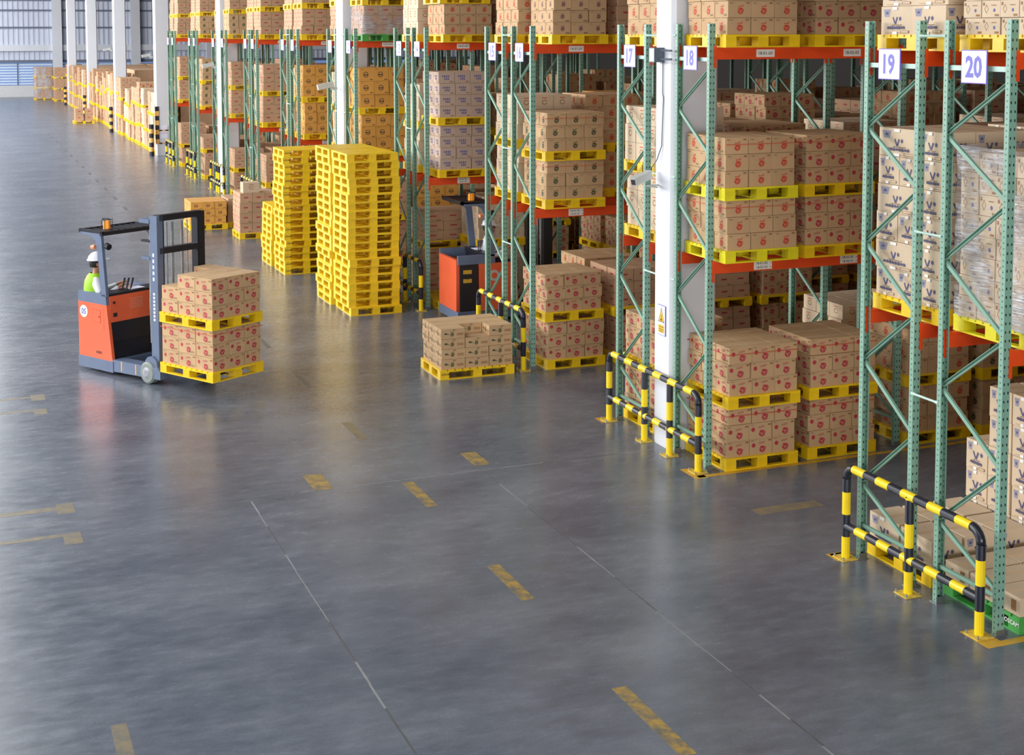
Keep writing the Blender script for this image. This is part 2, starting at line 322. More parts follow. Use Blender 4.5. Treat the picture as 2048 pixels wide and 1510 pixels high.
# ------------------------------------------------------------------ pallet racks
NW = 'zero one two three four five six seven eight nine ten eleven twelve thirteen fourteen fifteen sixteen seventeen eighteen nineteen twenty'.split()
RY = {20: (9.56, 10.36), 19: (10.76, 11.54), 18: (14.62, 15.40), 17: (16.24, 17.02), 16: (20.08, 20.86), 15: (21.26, 22.03), 14: (25.25, 26.02), 13: (26.40, 27.18),
      12: (30.18, 30.95), 11: (31.82, 32.55), 10: (35.66, 36.42), 9: (36.8, 37.58), 8: (40.78, 41.5), 7: (41.85, 42.6), 6: (45.65, 46.42), 5: (47.32, 48.1), 4: (51.28, 52.0), 3: (52.38, 53.05), 2: (56.5, 57.26), 1: (57.68, 58.35)}
PX = 8.3; BAY = 2.7; ZT = 5.31; LOW = 2.5; UP = 5.03
def post_mesh(s):   # s=+1 opening towards +y
    m_ = MB(); t = .005
    pts = [(-.04, -.028 * s), (.04, -.028 * s), (.04, .028 * s), (.028, .028 * s), (.034, .02 * s), (.034, (-.028 + t) * s), (-.034, (-.028 + t) * s), (-.034, .02 * s), (-.028, .028 * s), (-.04, .028 * s)]
    if s < 0: pts = pts[::-1]
    m_.prism(pts, 'z', 0.004, ZT, PERF); return m_.mesh('upright_post')
PM = {1: post_mesh(1), -1: post_mesh(-1)}
FOOT = MB().box(-.055, .055, -.05, .05, 0, .008, STEEL).box(-.045, .045, -.036, -.031, .008, .06, STEEL).mesh('foot_plate')
HB = {}
def beam_mesh(L_, both):
    m_ = MB(); m_.prism([(-.022, -.14), (.022, -.14), (.022, -.03), (.012, -.03), (.012, 0), (-.022, 0)], 'x', .042, L_ - .042, ORG)
    m_.box(.02, .05, -.034, -.020, -.24, .02, ORG); m_.box(L_ - .05, L_ - .02, -.034, -.020, -.24, .02, ORG); m_.box(.03, .055, -.034, .0, -.24, .02, ORG); m_.box(L_ - .055, L_ - .03, -.034, .0, -.24, .02, ORG)
    return m_.mesh('load_beam')
BMF = beam_mesh(BAY, 1)
def rack(n):
    yr, yl = RY[n]; even = n % 2 == 0; ym = (yr + yl) / 2
    txt = f'green steel pallet rack with orange beams, its end sign reading {NW[n]}'
    r = tag(empty('pallet_rack', (PX, ym, 0)), txt, 'pallet rack', 'numbered pallet racks'); hr = (yl - yr) / 2
    nb = (8 if n < 18 else 6) if n >= 13 else 4
    for b_ in range(nb + 1):
        x = b_ * BAY; big = b_ == 0 or n >= 13
        for s in (1, -1):
            ob('upright_post', PM[s], r, (x, -hr * s, 0))
            if n >= 13 and b_ < 2: ob('foot_plate', FOOT, r, (x, -hr * s, 0))
        if not big: continue
        nodes = [(-1, 4.80), (1, 4.29), (-1, 3.75), (1, 3.16), (-1, 2.59), (1, 2.0), (-1, 1.44), (1, .77), (-1, .36)]
        e = hr - .015
        for i in range(8):
            a, c = nodes[i], nodes[i + 1]
            MB().chan((x, a[0] * e, a[1] - .02), (x, c[0] * e, c[1] + .02), .036, .026, .004, GREEN, (-1, 0, 0) if i % 2 == 0 else (1, 0, 0)).build('diagonal_brace', r)
        MB().chan((x, -e, 4.89), (x, e, 4.89), .045, .026, .004, TUBE, (1, 0, 0)).build('horizontal_brace', r)
        MB().chan((x, -e, .34), (x, e, .34), .036, .026, .004, GREEN, (1, 0, 0)).build('horizontal_brace', r)
    for b_ in range(nb):
        for z in (LOW, UP):
            for s in (1, -1):
                o = ob('load_beam', BMF, r, (b_ * BAY, -hr * s - .0 * s, z))
                if s < 0: o.rotation_euler = (0, 0, math.pi); o.location.x = (b_ + 1) * BAY
                else: o.location.y -= .0
    # number sign
    sw, sh = .165, .145
    sg = MB().box(-.062, -.054, -sw, sw, 4.905 - sh, 4.905 + sh, SIGNB).box(-.065, -.0605, -sw + .008, sw - .008, 4.905 - sh + .008, 4.905 + sh - .008, SIGNW).build('number_sign', r)
    MB().text(str(n), (-.0665, 0, 4.905), (0, -1, 0), (0, 0, 1), .195, SIGNN, bold=.03, sx=.84).build('number', sg)
    # bay labels on the aisle-side beams
    if even and n >= 8:
        for k in range(4 if n >= 14 else 1):
            cx = .72 + (k % 2) * 1.22 + (k // 2) * BAY; s2 = k + 1
            yb = -hr - .0245
            lb = MB().box(cx - .125, cx + .125, yb, yb + .003, UP - .115, UP - .025, LBL).build('location_label', r)
            MB().text(f'{n}-0{s2}-03', (cx, yb - .001, UP - .07), (1, 0, 0), (0, 0, 1), .038, BLK, bold=.01, sx=1.05).build('lettering', lb)
            lb = MB().box(cx - .125, cx + .125, yb, yb + .003, LOW - .125, LOW - .02, LBL).build('location_label', r)
            q = MB()
            for t_, z_ in ((f'{n}-0{s2}-02', LOW - .047), (f'{n}-0{s2}-01', LOW - .098)):
                q.text(t_, (cx - .015, yb - .001, z_), (1, 0, 0), (0, 0, 1), .03, BLK, bold=.01, sx=1.1); q.plane_pts([(-.008, -.008), (.008, -.008), (.0, .01)], (cx + .108, yb - .001, z_), (1, 0, 0), (0, 0, 1), BLK)
            q.build('lettering', lb)
    return r
RK = {n: rack(n) for n in range(20, 0, -1)}
# ties between back-to-back racks
for a in range(20, 1, -2):
    y0 = RY[a][1] + .03; y1 = RY[a - 1][0] - .03; yc = (RY[a][0] + RY[a][1]) / 2
    for z in (5.17, 3.37, 1.85) if (y1 - y0) < .6 else (5.17, 3.43, 2.16):
        MB().tube([(-.03, y0 - yc - .02, z), (-.03, y0 - yc + .04, z), (-.03, y1 - yc - .04, z), (-.03, y1 - yc + .02, z)], [.022, .012, .012, .022], TUBE, 8).build('row_tie', RK[a])

# ------------------------------------------------------------------ striped guard rails
def stripes(path, seg, first=0):
    out = [Vector(path[0])]; alt = []; acc = 0; k = first
    for i in range(len(path) - 1):
        a, b_ = Vector(path[i]), Vector(path[i + 1]); L_ = (b_ - a).length; t = 0
        while L_ - t > 1e-6:
            st = min(seg - acc, L_ - t); t += st; acc += st
            out.append(a + (b_ - a) * (t / L_)); alt.append((GYL, GBK)[k % 2])
            if seg - acc < 1e-6: acc = 0; k += 1
    return out, alt
def guard(y0, y1, mids, label, x=8.15, zt=.93, zl=.33, sx=1):
    r = tag(empty('guard_rail', (x, (y0 + y1) / 2, 0)), label, 'guard rail', 'yellow and black guard rails at the rack ends'); yc = (y0 + y1) / 2; a, b_ = y0 - yc, y1 - yc; R_ = .042; cr = .12
    for i, yy in enumerate([a] + [m_ - yc for m_ in mids] + [b_]):
        top = zt - cr if yy in (a, b_) else zt
        p, al = stripes([(0, yy, .0), (0, yy, top)], .225); MB().tube(p, R_, GYL, 12, alt=al).build('rail_post', r, smooth=False)
        q = MB().box(-.09, .09, yy - .09, yy + .09, 0, .012, mat('plate_dull_yellow', (206, 176, 70), .6, var=.2, scale=20))
        for sx_ in (-.075, .075):
            for sy_ in (-.075, .075): q.tube([(sx_, yy + sy_, .01), (sx_, yy + sy_, .04)], .009, STEEL, 6)
        q.build('base_plate', r)
    path = [(0, a, zt - cr)] + [(0, a + cr - cr * math.cos(t * math.pi / 12), zt - cr + cr * math.sin(t * math.pi / 12)) for t in range(1, 7)]
    MB().tube(path, R_, GBK, 12).build('pipe_bend', r, smooth=True)
    path = [(0, b_, zt - cr)] + [(0, b_ - cr + cr * math.cos(t * math.pi / 12), zt - cr + cr * math.sin(t * math.pi / 12)) for t in range(1, 7)]
    MB().tube(path, R_, GBK, 12).build('pipe_bend', r, smooth=True)
    L_ = (b_ - a - 2 * cr); k = max(3, int(round(L_ / .195)) | 1); p, al = stripes([(0, a + cr, zt), (0, b_ - cr, zt)], L_ / k); MB().tube(p, R_, GYL, 12, alt=al).build('top_rail', r)
    L_ = b_ - a; k = max(3, int(round(L_ / .2)) | 1); p, al = stripes([(0, a, zl), (0, b_, zl)], L_ / k, 1); MB().tube(p, R_ * .96, GYL, 12, alt=al).build('lower_rail', r)
guard(9.62, 11.59, [10.6], 'striped guard rail nearest the camera, in front of racks nineteen and twenty')
guard(14.58, 17.02, [15.3, 15.98], 'striped guard rail with four posts before racks seventeen and eighteen')
guard(20.09, 22.08, [21.05], 'striped guard rail in front of racks fifteen and sixteen')
guard(25.2, 27.15, [26.2], 'striped guard rail in front of racks thirteen and fourteen behind yellow pallets')
guard(30.2, 32.6, [31.0, 31.5], 'striped guard rail in front of racks eleven and twelve behind tall pallets')
guard(35.7, 37.6, [36.6], 'striped guard rail in front of racks nine and ten')
guard(40.75, 42.65, [41.7], 'striped guard rail in front of racks seven and eight')
guard(45.6, 48.05, [46.5, 46.9], 'striped guard rail in front of racks five and six and column')
guard(51.3, 53.1, [52.2], 'striped guard rail in front of racks three and four')
guard(56.5, 58.4, [57.4], 'striped guard rail in front of racks one and two, farthest one')

# ------------------------------------------------------------------ pallets
PC = {}
def pallet_meshes(W, D, col, boards='x'):
    k = (W, D, col.name, boards)
    if k in PC: return PC[k]
    h = .15; nb = 10 if W * D > 0 else 8
    top = MB(); bot = MB(); ln = D if boards == 'x' else W; st = ln / nb
    for i in range(nb):
        a, c = -ln / 2 + i * st + (.0 if i == 0 else .011), -ln / 2 + (i + 1) * st - (0 if i == nb - 1 else .011)
        if boards == 'x': top.box(-W / 2, W / 2, a, c, h - .022, h, col)
        else: top.box(a, c, -D / 2, D / 2, h - .022, h, col)
    for t in (-1, 0, 1):
        if boards == 'x': c = t * (W / 2 - .07); top.box(c - .07, c + .07, -D / 2 + .001, D / 2 - .001, h - .034, h - .022, col)
        else: c = t * (D / 2 - .07); top.box(-W / 2 + .001, W / 2 - .001, c - .07, c + .07, h - .034, h - .022, col)
    for t in (-1, 0, 1):
        c = t * (W / 2 - .035); bot.box(c - .035, c + .035, -D / 2, D / 2, 0, .018, col)
    for t in (-1, 0, 1):
        c = t * (D / 2 - .03)
        for q in (-1, 1): bot.box(-W / 2 + .07 if q < 0 else .035, -.035 if q < 0 else W / 2 - .07, c - .03, c + .03, .0005, .0175, col)
    bl = MB(); bl.box(-.07, .07, -.07, .07, .0, h - .034, col)
    for z_ in (.045, .065, .085): bl.box(-.0715, .0715, -.0715, .0715, z_, z_ + .004, col)
    PC[k] = (top.mesh('top_deck'), bot.mesh('bottom_frame'), bl.mesh('block')); return PC[k]
PSTUFF = MB(); npal = [0]
LET = MB().text('LOSCAM', (0, 0, 0), (1, 0, 0), (0, 0, 1), .03, BLK, bold=.02, sx=.9).mesh('lettering')
def pallet(T, W, D, label, col=None, group='pallets in the racks', stuff=False, boards='x', letter=False):
    col = col or YEL; loc = T.translation; rz = T.to_euler().z
    if stuff:
        for t in (-1, 0, 1):
            c = t * (W / 2 - .06); PSTUFF.box(c - .06, c + .06, -D / 2, D / 2, 0, .02, col, T)
            for q in (-1, 0, 1): d_ = q * (D / 2 - .07); PSTUFF.box(c - .07, c + .07, d_ - .07, d_ + .07, .02, .112, col, T)
        PSTUFF.box(-W / 2, W / 2, -D / 2, D / 2, .112, .15, col, T); return
    top, bot, bl = pallet_meshes(W, D, col, boards)
    r = tag(empty('pallet', loc, rz), label, 'pallet', group); npal[0] += 1
    ob('top_deck', top, r); ob('bottom_frame', bot, r)
    for i in (-1, 0, 1):
        for j in (-1, 0, 1): ob('block', bl, r, (i * (W / 2 - .0715), j * (D / 2 - .0715), 0))
    if letter: ob('printed_lettering', LET, r, (-W / 2 + .09, -D / 2 - .0015, .085))
    return r

# ------------------------------------------------------------------ cartons
def ell(cx, cy, rx, ry, n=12, rot=0):
    c, s = math.cos(rot), math.sin(rot); return [(cx + c * rx * math.cos(t) - s * ry * math.sin(t), cy + s * rx * math.cos(t) + c * ry * math.sin(t)) for t in (2 * math.pi * k / n for k in range(n))]
def stroke(pts, w_):   # thick polyline -> quads
    out = []
    for a, b_ in zip(pts, pts[1:]):
        d = Vector((b_[0] - a[0], b_[1] - a[1])).normalized(); n = Vector((-d.y, d.x)) * w_ / 2; e = d * w_ * .35
        out.append([(a[0] - e.x - n.x, a[1] - e.y - n.y), (b_[0] + e.x - n.x, b_[1] + e.y - n.y), (b_[0] + e.x + n.x, b_[1] + e.y + n.y), (a[0] - e.x + n.x, a[1] - e.y + n.y)])
    return out
def arc(cx, cy, rx, ry, a0, a1, n=7, rot=0):
    r_ = []
    for k in range(n + 1):
        t = math.radians(a0 + (a1 - a0) * k / n); x, y_ = rx * math.cos(t), ry * math.sin(t); r_.append((cx + x * math.cos(rot) - y_ * math.sin(rot), cy + x * math.sin(rot) + y_ * math.cos(rot)))
    return r_
def rect(cx, cy, w_, h_, rot=0): return [(cx + math.cos(rot) * a - math.sin(rot) * b_, cy + math.sin(rot) * a + math.cos(rot) * b_) for a, b_ in ((-w_ / 2, -h_ / 2), (w_ / 2, -h_ / 2), (w_ / 2, h_ / 2), (-w_ / 2, h_ / 2))]
def scribble(cx, cy, w_, h_, k, sl=0):   # row of small letter-like bars
    return [rect(cx - w_ / 2 + (i + .5) * w_ / k, cy + sl * (i - k / 2), w_ / k * .62, h_ * (.75 + .25 * ((i * 7) % 3) / 2)) for i in range(k)]
def bowl(cx, cy, s, cut=None):    # the solid tilted brand mark on the small cartons, with light cut-outs
    p = [ell(cx, cy - .03 * s, .2 * s, .145 * s, 12, .4), rect(cx - .06 * s, cy + .07 * s, .16 * s, .12 * s, .15)]
    p += stroke([(cx - .16 * s, cy - .08 * s), (cx - .05 * s, cy - .2 * s), (cx + .12 * s, cy - .15 * s)], .05 * s)
    p += [rect(cx - .1 * s, cy + .2 * s, .09 * s, .06 * s, .1), rect(cx + .02 * s, cy + .21 * s, .07 * s, .07 * s), rect(cx + .12 * s, cy + .24 * s, .05 * s, .14 * s, -.3)]
    return p
def cuts_(cx, cy, s): return [ell(cx - .02 * s, cy - .05 * s, .05 * s, .04 * s, 8, .3), rect(cx + .09 * s, cy + .0 * s, .03 * s, .09 * s, -.2), rect(cx - .1 * s, cy + .0 * s, .03 * s, .07 * s, -.2), rect(cx + .0 * s, cy - .135 * s, .16 * s, .018 * s, .3)]
def prints(kind, W, Hh, side):   # list of (polygon, material) in metres on a face W x Hh
    o = []
    def add(ps, m): o.extend((p, m) for p in ps)
    if kind == 'red':
        add(bowl(W * .54, Hh * .44, Hh * 1.12), INK_R); add(cuts_(W * .54, Hh * .44, Hh * 1.12), KR); add(scribble(W * .15, Hh * .87, W * .17, Hh * .05, 4), INK_K)
        if side: add([rect(W * .8, Hh * .14, W * .2, Hh * .012 + .004), rect(W * .8, Hh * .2, W * .2, .004)], INK_K)
        else: add([rect(W * .85, Hh * .88, W * .14, Hh * .09)], INK_T)
    elif kind == 'plum':
        add(bowl(W * .55, Hh * .5, Hh * .95), INK_P); add(cuts_(W * .55, Hh * .5, Hh * .95), KR); add([rect(W * .82, Hh * .12, W * .22, Hh * .07)], INK_K); add(scribble(W * .15, Hh * .87, W * .17, Hh * .05, 4), INK_K)
    elif kind == 'crimson':
        add([ell(W * .18, Hh * .6, Hh * .14, Hh * .14, 10)], INK_C); add(scribble(W * .54, Hh * .74, W * .28, Hh * .15, 4, .003), INK_T2)
        add(bowl(W * .58, Hh * .37, Hh * 1.2)[:4], INK_C); add(cuts_(W * .58, Hh * .37, Hh * 1.2), KR)
        add([rect(W * .9, Hh * .85, W * .13, Hh * .1)], INK_T); add(scribble(W * .12, Hh * .9, W * .14, Hh * .04, 4), INK_K)
        if side: add([rect(W * .78, Hh * .16, W * .3, .004), rect(W * .78, Hh * .22, W * .3, .004)], INK_K)
    elif kind == 'green':
        add(bowl(W * .5, Hh * .43, Hh * 1.1), INK_G); add(cuts_(W * .5, Hh * .43, Hh * 1.1), KR); add(scribble(W * .22, Hh * .85, W * .24, Hh * .05, 5), INK_T); add(scribble(W * .8, Hh * .86, W * .2, Hh * .05, 4), INK_T)
    elif kind == 'green2':
        add([ell(W * .2, Hh * .52, W * .07, Hh * .1, 10), rect(W * .3, Hh * .46, W * .09, Hh * .06)], INK_G); add(bowl(W * .47, Hh * .45, Hh * 1.0), INK_G); add(cuts_(W * .47, Hh * .45, Hh * 1.0), KR); add([rect(W * .8, Hh * .5, W * .28, Hh * .07), rect(W * .8, Hh * .36, W * .28, Hh * .08)], INK_T); add([rect(W * .55, Hh * .88, W * .12, Hh * .06)], INK_K)
    elif kind == 'blue':
        add(scribble(W * .45, Hh * .62, W * .5, Hh * .2, 4), INK_B); add(scribble(W * .5, Hh * .38, W * .34, Hh * .2, 3), INK_B); add([rect(W * .8, Hh * .14, W * .2, Hh * .08)], INK_T)
    elif kind == 'orange':
        add(stroke(arc(W * .45, Hh * .5, W * .16, Hh * .2, 0, 360, 8), Hh * .05), INK_K); add([rect(W * .45, Hh * .48, W * .28, Hh * .09)], INK_K); add([rect(W * .82, Hh * .12, W * .2, Hh * .06)], INK_K); add(scribble(W * .2, Hh * .9, W * .2, Hh * .04, 4), INK_K)
    elif kind == 'star':
        s = min(W, Hh) * 1.35
        add([[(W * .07, Hh * .9), (W * .11, Hh * .63), (W * .26, Hh * .63), (W * .3, Hh * .9)]], mat('bucket_ink', (142, 140, 158), .7, var=.1)); 
        add([rect(W * .19, Hh * .77, W * .08, Hh * .08)], INK_N)
        add([rect(W * .44 - .035 * s, Hh * .5, .055 * s, .2 * s, .5), rect(W * .44 + .065 * s, Hh * .5, .06 * s, .2 * s, -.4)], INK_N)
        add([ell(W * .44 + .22 * s, Hh * .56, .07 * s, .022 * s, 6, t) for t in (.3, 1.35, 2.4)], INK_N)
        add(scribble(W * .5, Hh * .34, W * .34, Hh * .03, 9), INK_K); add(scribble(W * .48, Hh * .25, W * .56, Hh * .12, 8), INK_N); add([rect(W * .48, Hh * .235, W * .56, Hh * .035)], INK_N)
        add([rect(W * .76, Hh * .1, W * .26, Hh * .09)], INK_T); add([rect(W * .76, Hh * .1, W * .22, Hh * .06)], KP); add([rect(W * .4, Hh * .06, W * .5, Hh * .01)], INK_T)
        if side: add([rect(W * .45, Hh * .93, W * .15, Hh * .1), rect(W * .45, Hh * .06, W * .15, Hh * .1)], LBL)
    elif kind == 'diamond':
        add(stroke([(W * .25, Hh * .25), (W * .35, Hh * .5), (W * .25, Hh * .75), (W * .15, Hh * .5), (W * .25, Hh * .25)], Hh * .03), INK_T)
        add([ell(W * .68, Hh * .42, Hh * .09, Hh * .11, 8)], INK_B); add(scribble(W * .65, Hh * .72, W * .3, Hh * .06, 5), INK_T); add([rect(W * .82, Hh * .13, W * .2, Hh * .12)], INK_T); add([rect(W * .1, Hh * .8, W * .08, Hh * .18)], INK_T)
    elif kind == 'pale':
        add(stroke(arc(W * .5, Hh * .5, W * .14, Hh * .16, 20, 340, 6), Hh * .05), INK_T); add([rect(W * .5, Hh * .8, W * .3, Hh * .05)], INK_R)
    elif kind == 'plain':
        add([rect(W * .5, Hh * .55, W * .34, Hh * .13)], INK_C); add([rect(W * .8, Hh * .12, W * .22, Hh * .06)], INK_K)
    elif kind == 'flat':
        add([rect(W * .3, Hh * .5, W * .08, Hh * .4), rect(W * .75, Hh * .5, W * .2, Hh * .6)], INK_T)
    return o
BASE = {'red': KR, 'plum': KR, 'crimson': KR, 'green': KR, 'green2': KR, 'blue': KG, 'orange': KO, 'star': KP, 'diamond': KP, 'pale': KP, 'plain': KD, 'flat': KP}
COLN = {'red': 'red', 'plum': 'plum', 'crimson': 'crimson', 'green': 'green', 'green2': 'green', 'blue': 'blue', 'orange': 'dark', 'star': 'navy star', 'diamond': 'blue-dot', 'pale': 'faint red', 'plain': 'dull red', 'flat': 'brown'}
def carton_geo(m_, kind, w_, d, h, T=None, lite=False, faces=(0, 1, 2, 3)):
    b_ = BASE[kind]; m_.box(-w_ / 2, w_ / 2, -d / 2, d / 2, 0, h, b_, T)
    if not lite:
        m_.box(-w_ / 2 + .002, w_ / 2 - .002, -.024, .024, h, h + .0008, KT, T)
    e = .0008; fr = (((-w_ / 2, -d / 2 - e, 0), (1, 0, 0), w_), ((-w_ / 2 - e, d / 2, 0), (0, -1, 0), d), ((w_ / 2, d / 2 + e, 0), (-1, 0, 0), w_), ((w_ / 2 + e, -d / 2, 0), (0, 1, 0), d))
    for i, (o, u, W) in enumerate(fr):
        if i not in faces: continue
        nrm = Vector(u).cross(Vector((0, 0, 1)))
        for q_, (p, mm) in enumerate(prints(kind, W, h, i % 2)):
            V = [Vector(o) + Vector(u) * a + Vector((0, 0, 1)) * c + nrm * (.00025 * q_) for a, c in p]
            if lite and len(p) > 4 and len(p) < 7: continue
            m_.raw(V, [tuple(range(len(V)))], mm, T)
CM = {}
def carton_mesh(kind, w_, d, h):
    k = (kind, round(w_, 3), round(d, 3), round(h, 3))
    if k not in CM: m_ = MB(); carton_geo(m_, kind, w_, d, h); CM[k] = m_.mesh('carton')
    return CM[k]
PILE = {}; ncart = {}
def in_frame(p):   # a carton wholly outside the photograph needs no object of its own
    c = R3 @ (Vector(p) - Vector((0, 0, H))); u, v = 2847 * c.x / c.z + 1024, 2847 * c.y / c.z + 282.4
    return -30 < u < 2090 and -12 < v < 1540
JP = ('front', 'second', 'third', 'fourth', 'fifth')
def lname(k, n): return 'only layer' if n == 1 else ('top layer' if k == n - 1 else ('bottom layer' if k == 0 else ('middle layer' if n == 3 else ('second' if k == 1 else ('third', 'fourth', 'fifth', 'sixth', 'seventh', 'eighth', 'ninth')[k - 2]) + ' layer')))
def cname(i, n): return ('left', 'middle', 'right')[i] if n == 3 else (('left', 'right')[i] if n == 2 else f'{("first", "second", "third", "fourth", "fifth", "sixth")[i]} from left')
def pl(kind): return {'star': 'star_carton', 'orange': 'orange_carton', 'diamond': 'blue_dot_carton', 'green': 'green_print_carton', 'green2': 'green_print_carton', 'blue': 'blue_print_carton'}.get(kind, 'carton')
def pn(kind): return {'star': 'star_carton', 'orange': 'orange_carton'}.get(kind, 'carton')
def load(x0, y0, z0, W, D, kind, nx, ny, nl, h, desc, indiv=True, col=None, rot=0, skip=(), shift=.012, right=False, back=False, pal=True, palstuff=None, boards='x', letter=False, dfr=None, vary=False, toph=True, inset=.025, group=None, side=False, pat=None, gap=.008):
    """x0,y0: front-left corner; stacks cartons of one kind on a pallet; returns the height of the top"""
    A = Matrix.Translation((x0, y0, z0)) @ Matrix.Rotation(rot, 4, 'Z')
    if pal: pallet(A @ Matrix.Translation((W / 2, D / 2, 0)), W, D, f'{"green" if col is GRNP else "yellow"} plastic pallet, {desc}', col, 'pallets under loads of cartons', stuff=(not indiv if palstuff is None else palstuff), boards=boards, letter=letter)
    zc = .15 if pal else 0; g = gap; cw = (W - 2 * inset) / nx; cd = (D - 2 * inset) / ny
    for k in range(nl):
        lx, ly = random.uniform(-shift, shift), random.uniform(-shift * .5, shift * .5)
        ws_ = pat[k % len(pat)] if pat else [1] * ny; tw = sum(ws_); cuts = [inset + (D - 2 * inset) * sum(ws_[:q]) / tw for q in range(len(ws_) + 1)]
        for i in range(nx):
            for j in range(len(ws_)):
                cd = cuts[j + 1] - cuts[j]
                if (i, j, k) in skip: continue
                vis = j == 0 or i == 0 or (k == nl - 1 and toph) or (right and i == nx - 1) or (back and j == len(ws_) - 1) or ((i - 1, j, k) in skip or (i, j - 1, k) in skip or (i, j, k + 1) in skip or (i + 1, j, k) in skip)
                jx, jy, jr = random.gauss(0, .003), random.gauss(0, .004), random.gauss(0, .006)
                T = A @ Matrix.Translation((inset + (i + .5) * cw + lx + jx, (cuts[j] + cuts[j + 1]) / 2 + ly + jy, zc + k * h)) @ Matrix.Rotation(jr, 4, 'Z')
                if vis and indiv and not (side and i > 0) and in_frame(T.translation):
                    nm = pl(kind); ncart[nm] = ncart.get(nm, 0) + 1
                    o = bpy.data.objects.new(nm, carton_mesh(kind, cw - g, cd - g, h - .004)); C.objects.link(o); o.location = T.translation; o.rotation_euler = (0, 0, rot + jr)
                    tag(o, f'{COLN[kind]}-printed carton, {JP[j]} {cname(i, nx)}, {lname(k, nl)}, {desc}', 'carton', group or f'{COLN[kind]}-printed cartons')
                else:
                    P_ = PILE.setdefault(pn(kind), MB())
                    if vis: carton_geo(P_, kind, cw - g, cd - g, h - .004, T, lite=True, faces=[q for q, t_ in ((0, j == 0), (1, i == 0)) if t_])
                    else: P_.box(-cw / 2 + .01, cw / 2 - .01, -cd / 2 + .01, cd / 2 - .01, 0, h - .002, BASE[kind], T)
    return z0 + zc + nl * h
def strap(x0, y0, z, W, D, desc, rot=0):
    A = Matrix.Translation((x0, y0, z)) @ Matrix.Rotation(rot, 4, 'Z'); e = .012; m_ = MB()
    a = -e + .02; 
    m_.box(a, W - a, a - .002, a, 0, .008, RED).box(a, W - a, D - a, D - a + .002, 0, .008, RED).box(a - .002, a, a, D - a, 0, .008, RED).box(W - a, W - a + .002, a, D - a, 0, .008, RED)
    o = m_.build('packing_strap'); o.matrix_world = A; tag(o, f'thin red strap round the cartons, {desc}', 'strap', 'red packing straps')
LV = {'g': 'on floor', 'm': 'mid level', 't': 'top level'}
def double(x0, y0, z0, W, D, kind, n, s, lev, indiv=True, nx=3, ny=3, nl=(3, 3), h=.197, kind2=None, col=None, st=False, palstuff=None, col2=None, shift=.012, side=False):
    where = f'rack {NW[n]} slot {NW[s]}, {LV[lev]}'
    z = load(x0, y0, z0, W, D, kind, nx, ny, nl[0], h, f'lower stack, {where}', indiv, col, palstuff=palstuff, toph=False, shift=shift, side=side)
    if st: strap(x0, y0, z - h * .45, W, D, f'lower stack, {where}')
    z1 = load(x0 + random.uniform(-.03, .03), y0 + random.uniform(-.02, .02), z, W, D, kind2 or kind, nx, ny, nl[1], h, f'upper stack, {where}', indiv, col2 or col, palstuff=palstuff, shift=shift, side=side)
    if st: strap(x0, y0, z1 - h * .45, W, D, f'upper stack, {where}')
    return z1
ZM, ZU = LOW + .001, UP + .001
# rack 18
double(8.46, 14.46, 0, 1.0, 1.0, 'crimson', 18, 1, 'g', st=True, shift=.03)
double(9.62, 14.5, 0, 1.0, 1.0, 'crimson', 18, 2, 'g', st=True, col=YEL, shift=.02)
double(8.40, 14.42, ZM, 1.0, .98, 'red', 18, 1, 'm', st=True, col=YEL2)
double(9.50, 14.44, ZM, 1.0, .98, 'crimson', 18, 2, 'm', st=True)
load(8.38, 14.42, ZU, 1.0, .98, 'red', 3, 3, 4, .197, 'rack eighteen slot one, top level', toph=False)
load(9.60, 14.44, ZU, 1.0, .98, 'crimson', 3, 3, 4, .197, 'rack eighteen slot two, top level', toph=False)
double(11.12, 14.55, 0, 1.0, 1.0, 'red', 18, 3, 'g', indiv=False, palstuff=False)
double(12.25, 14.5, 0, 1.0, 1.0, 'green', 18, 4, 'g', indiv=False, palstuff=False)
# rack 16
double(8.50, 19.98, 0, 1.0, .98, 'crimson', 16, 1, 'g')
double(8.47, 19.98, ZM, 1.02, .98, 'green', 16, 1, 'm', st=True)
load(8.58, 19.98, ZU, .95, .95, 'plum', 3, 3, 4, .185, 'rack sixteen slot one, top level', toph=False)
# free standing pallet in the aisle with one corner carton taken off
load(6.75, 19.96, 0, 1.2, .95, 'green2', 3, 3, 4, .155, 'standing alone on open floor', boards='y', letter=True, right=True, skip={(1, 0, 3)}, shift=.004)
# rack 17
double(8.42, 16.14, 0, 1.0, 1.0, 'crimson', 17, 1, 'g', shift=.02, side=True)
double(8.42, 16.14, ZM, 1.0, 1.0, 'pale', 17, 1, 'm', nl=(3, 3), h=.24, side=True)
load(8.42, 16.14, ZU, 1.0, 1.0, 'red', 3, 3, 4, .2, 'rack seventeen slot one, top level', toph=False, side=True)
# rack 19 / 20
load(8.42, 10.55, ZM, 1.1, 1.04, 'star', 3, 3, 6, .273, 'rack nineteen slot one, mid level', pat=[[1, 1, 1], [1.1, 1.9]], shift=.02)
load(8.42, 10.55, ZU, 1.1, 1.04, 'star', 3, 2, 3, .273, 'rack nineteen slot one, top level', toph=False)
load(8.45, 9.42, ZM, 1.15, 1.0, 'diamond', 4, 4, 8, .187, 'inside stretch film, rack twenty slot one', shift=.003, inset=.03, col=YEL2)
load(8.42, 9.38, ZU, 1.1, 1.0, 'diamond', 3, 4, 5, .15, 'rack twenty slot one, top level', toph=False)
load(9.68, 10.5, ZM, 1.1, 1.05, 'star', 3, 3, 6, .273, 'rack nineteen slot two, mid level', palstuff=True, indiv=False)
load(9.7, 9.42, ZM, 1.1, 1.0, 'diamond', 4, 4, 8, .187, 'rack twenty slot two', indiv=False)
pz = load(8.44, 10.64, 0, 1.15, 1.0, 'star', 3, 2, 1, .29, 'rack nineteen slot one, on floor', inset=.0, right=True, shift=.0, gap=.035)
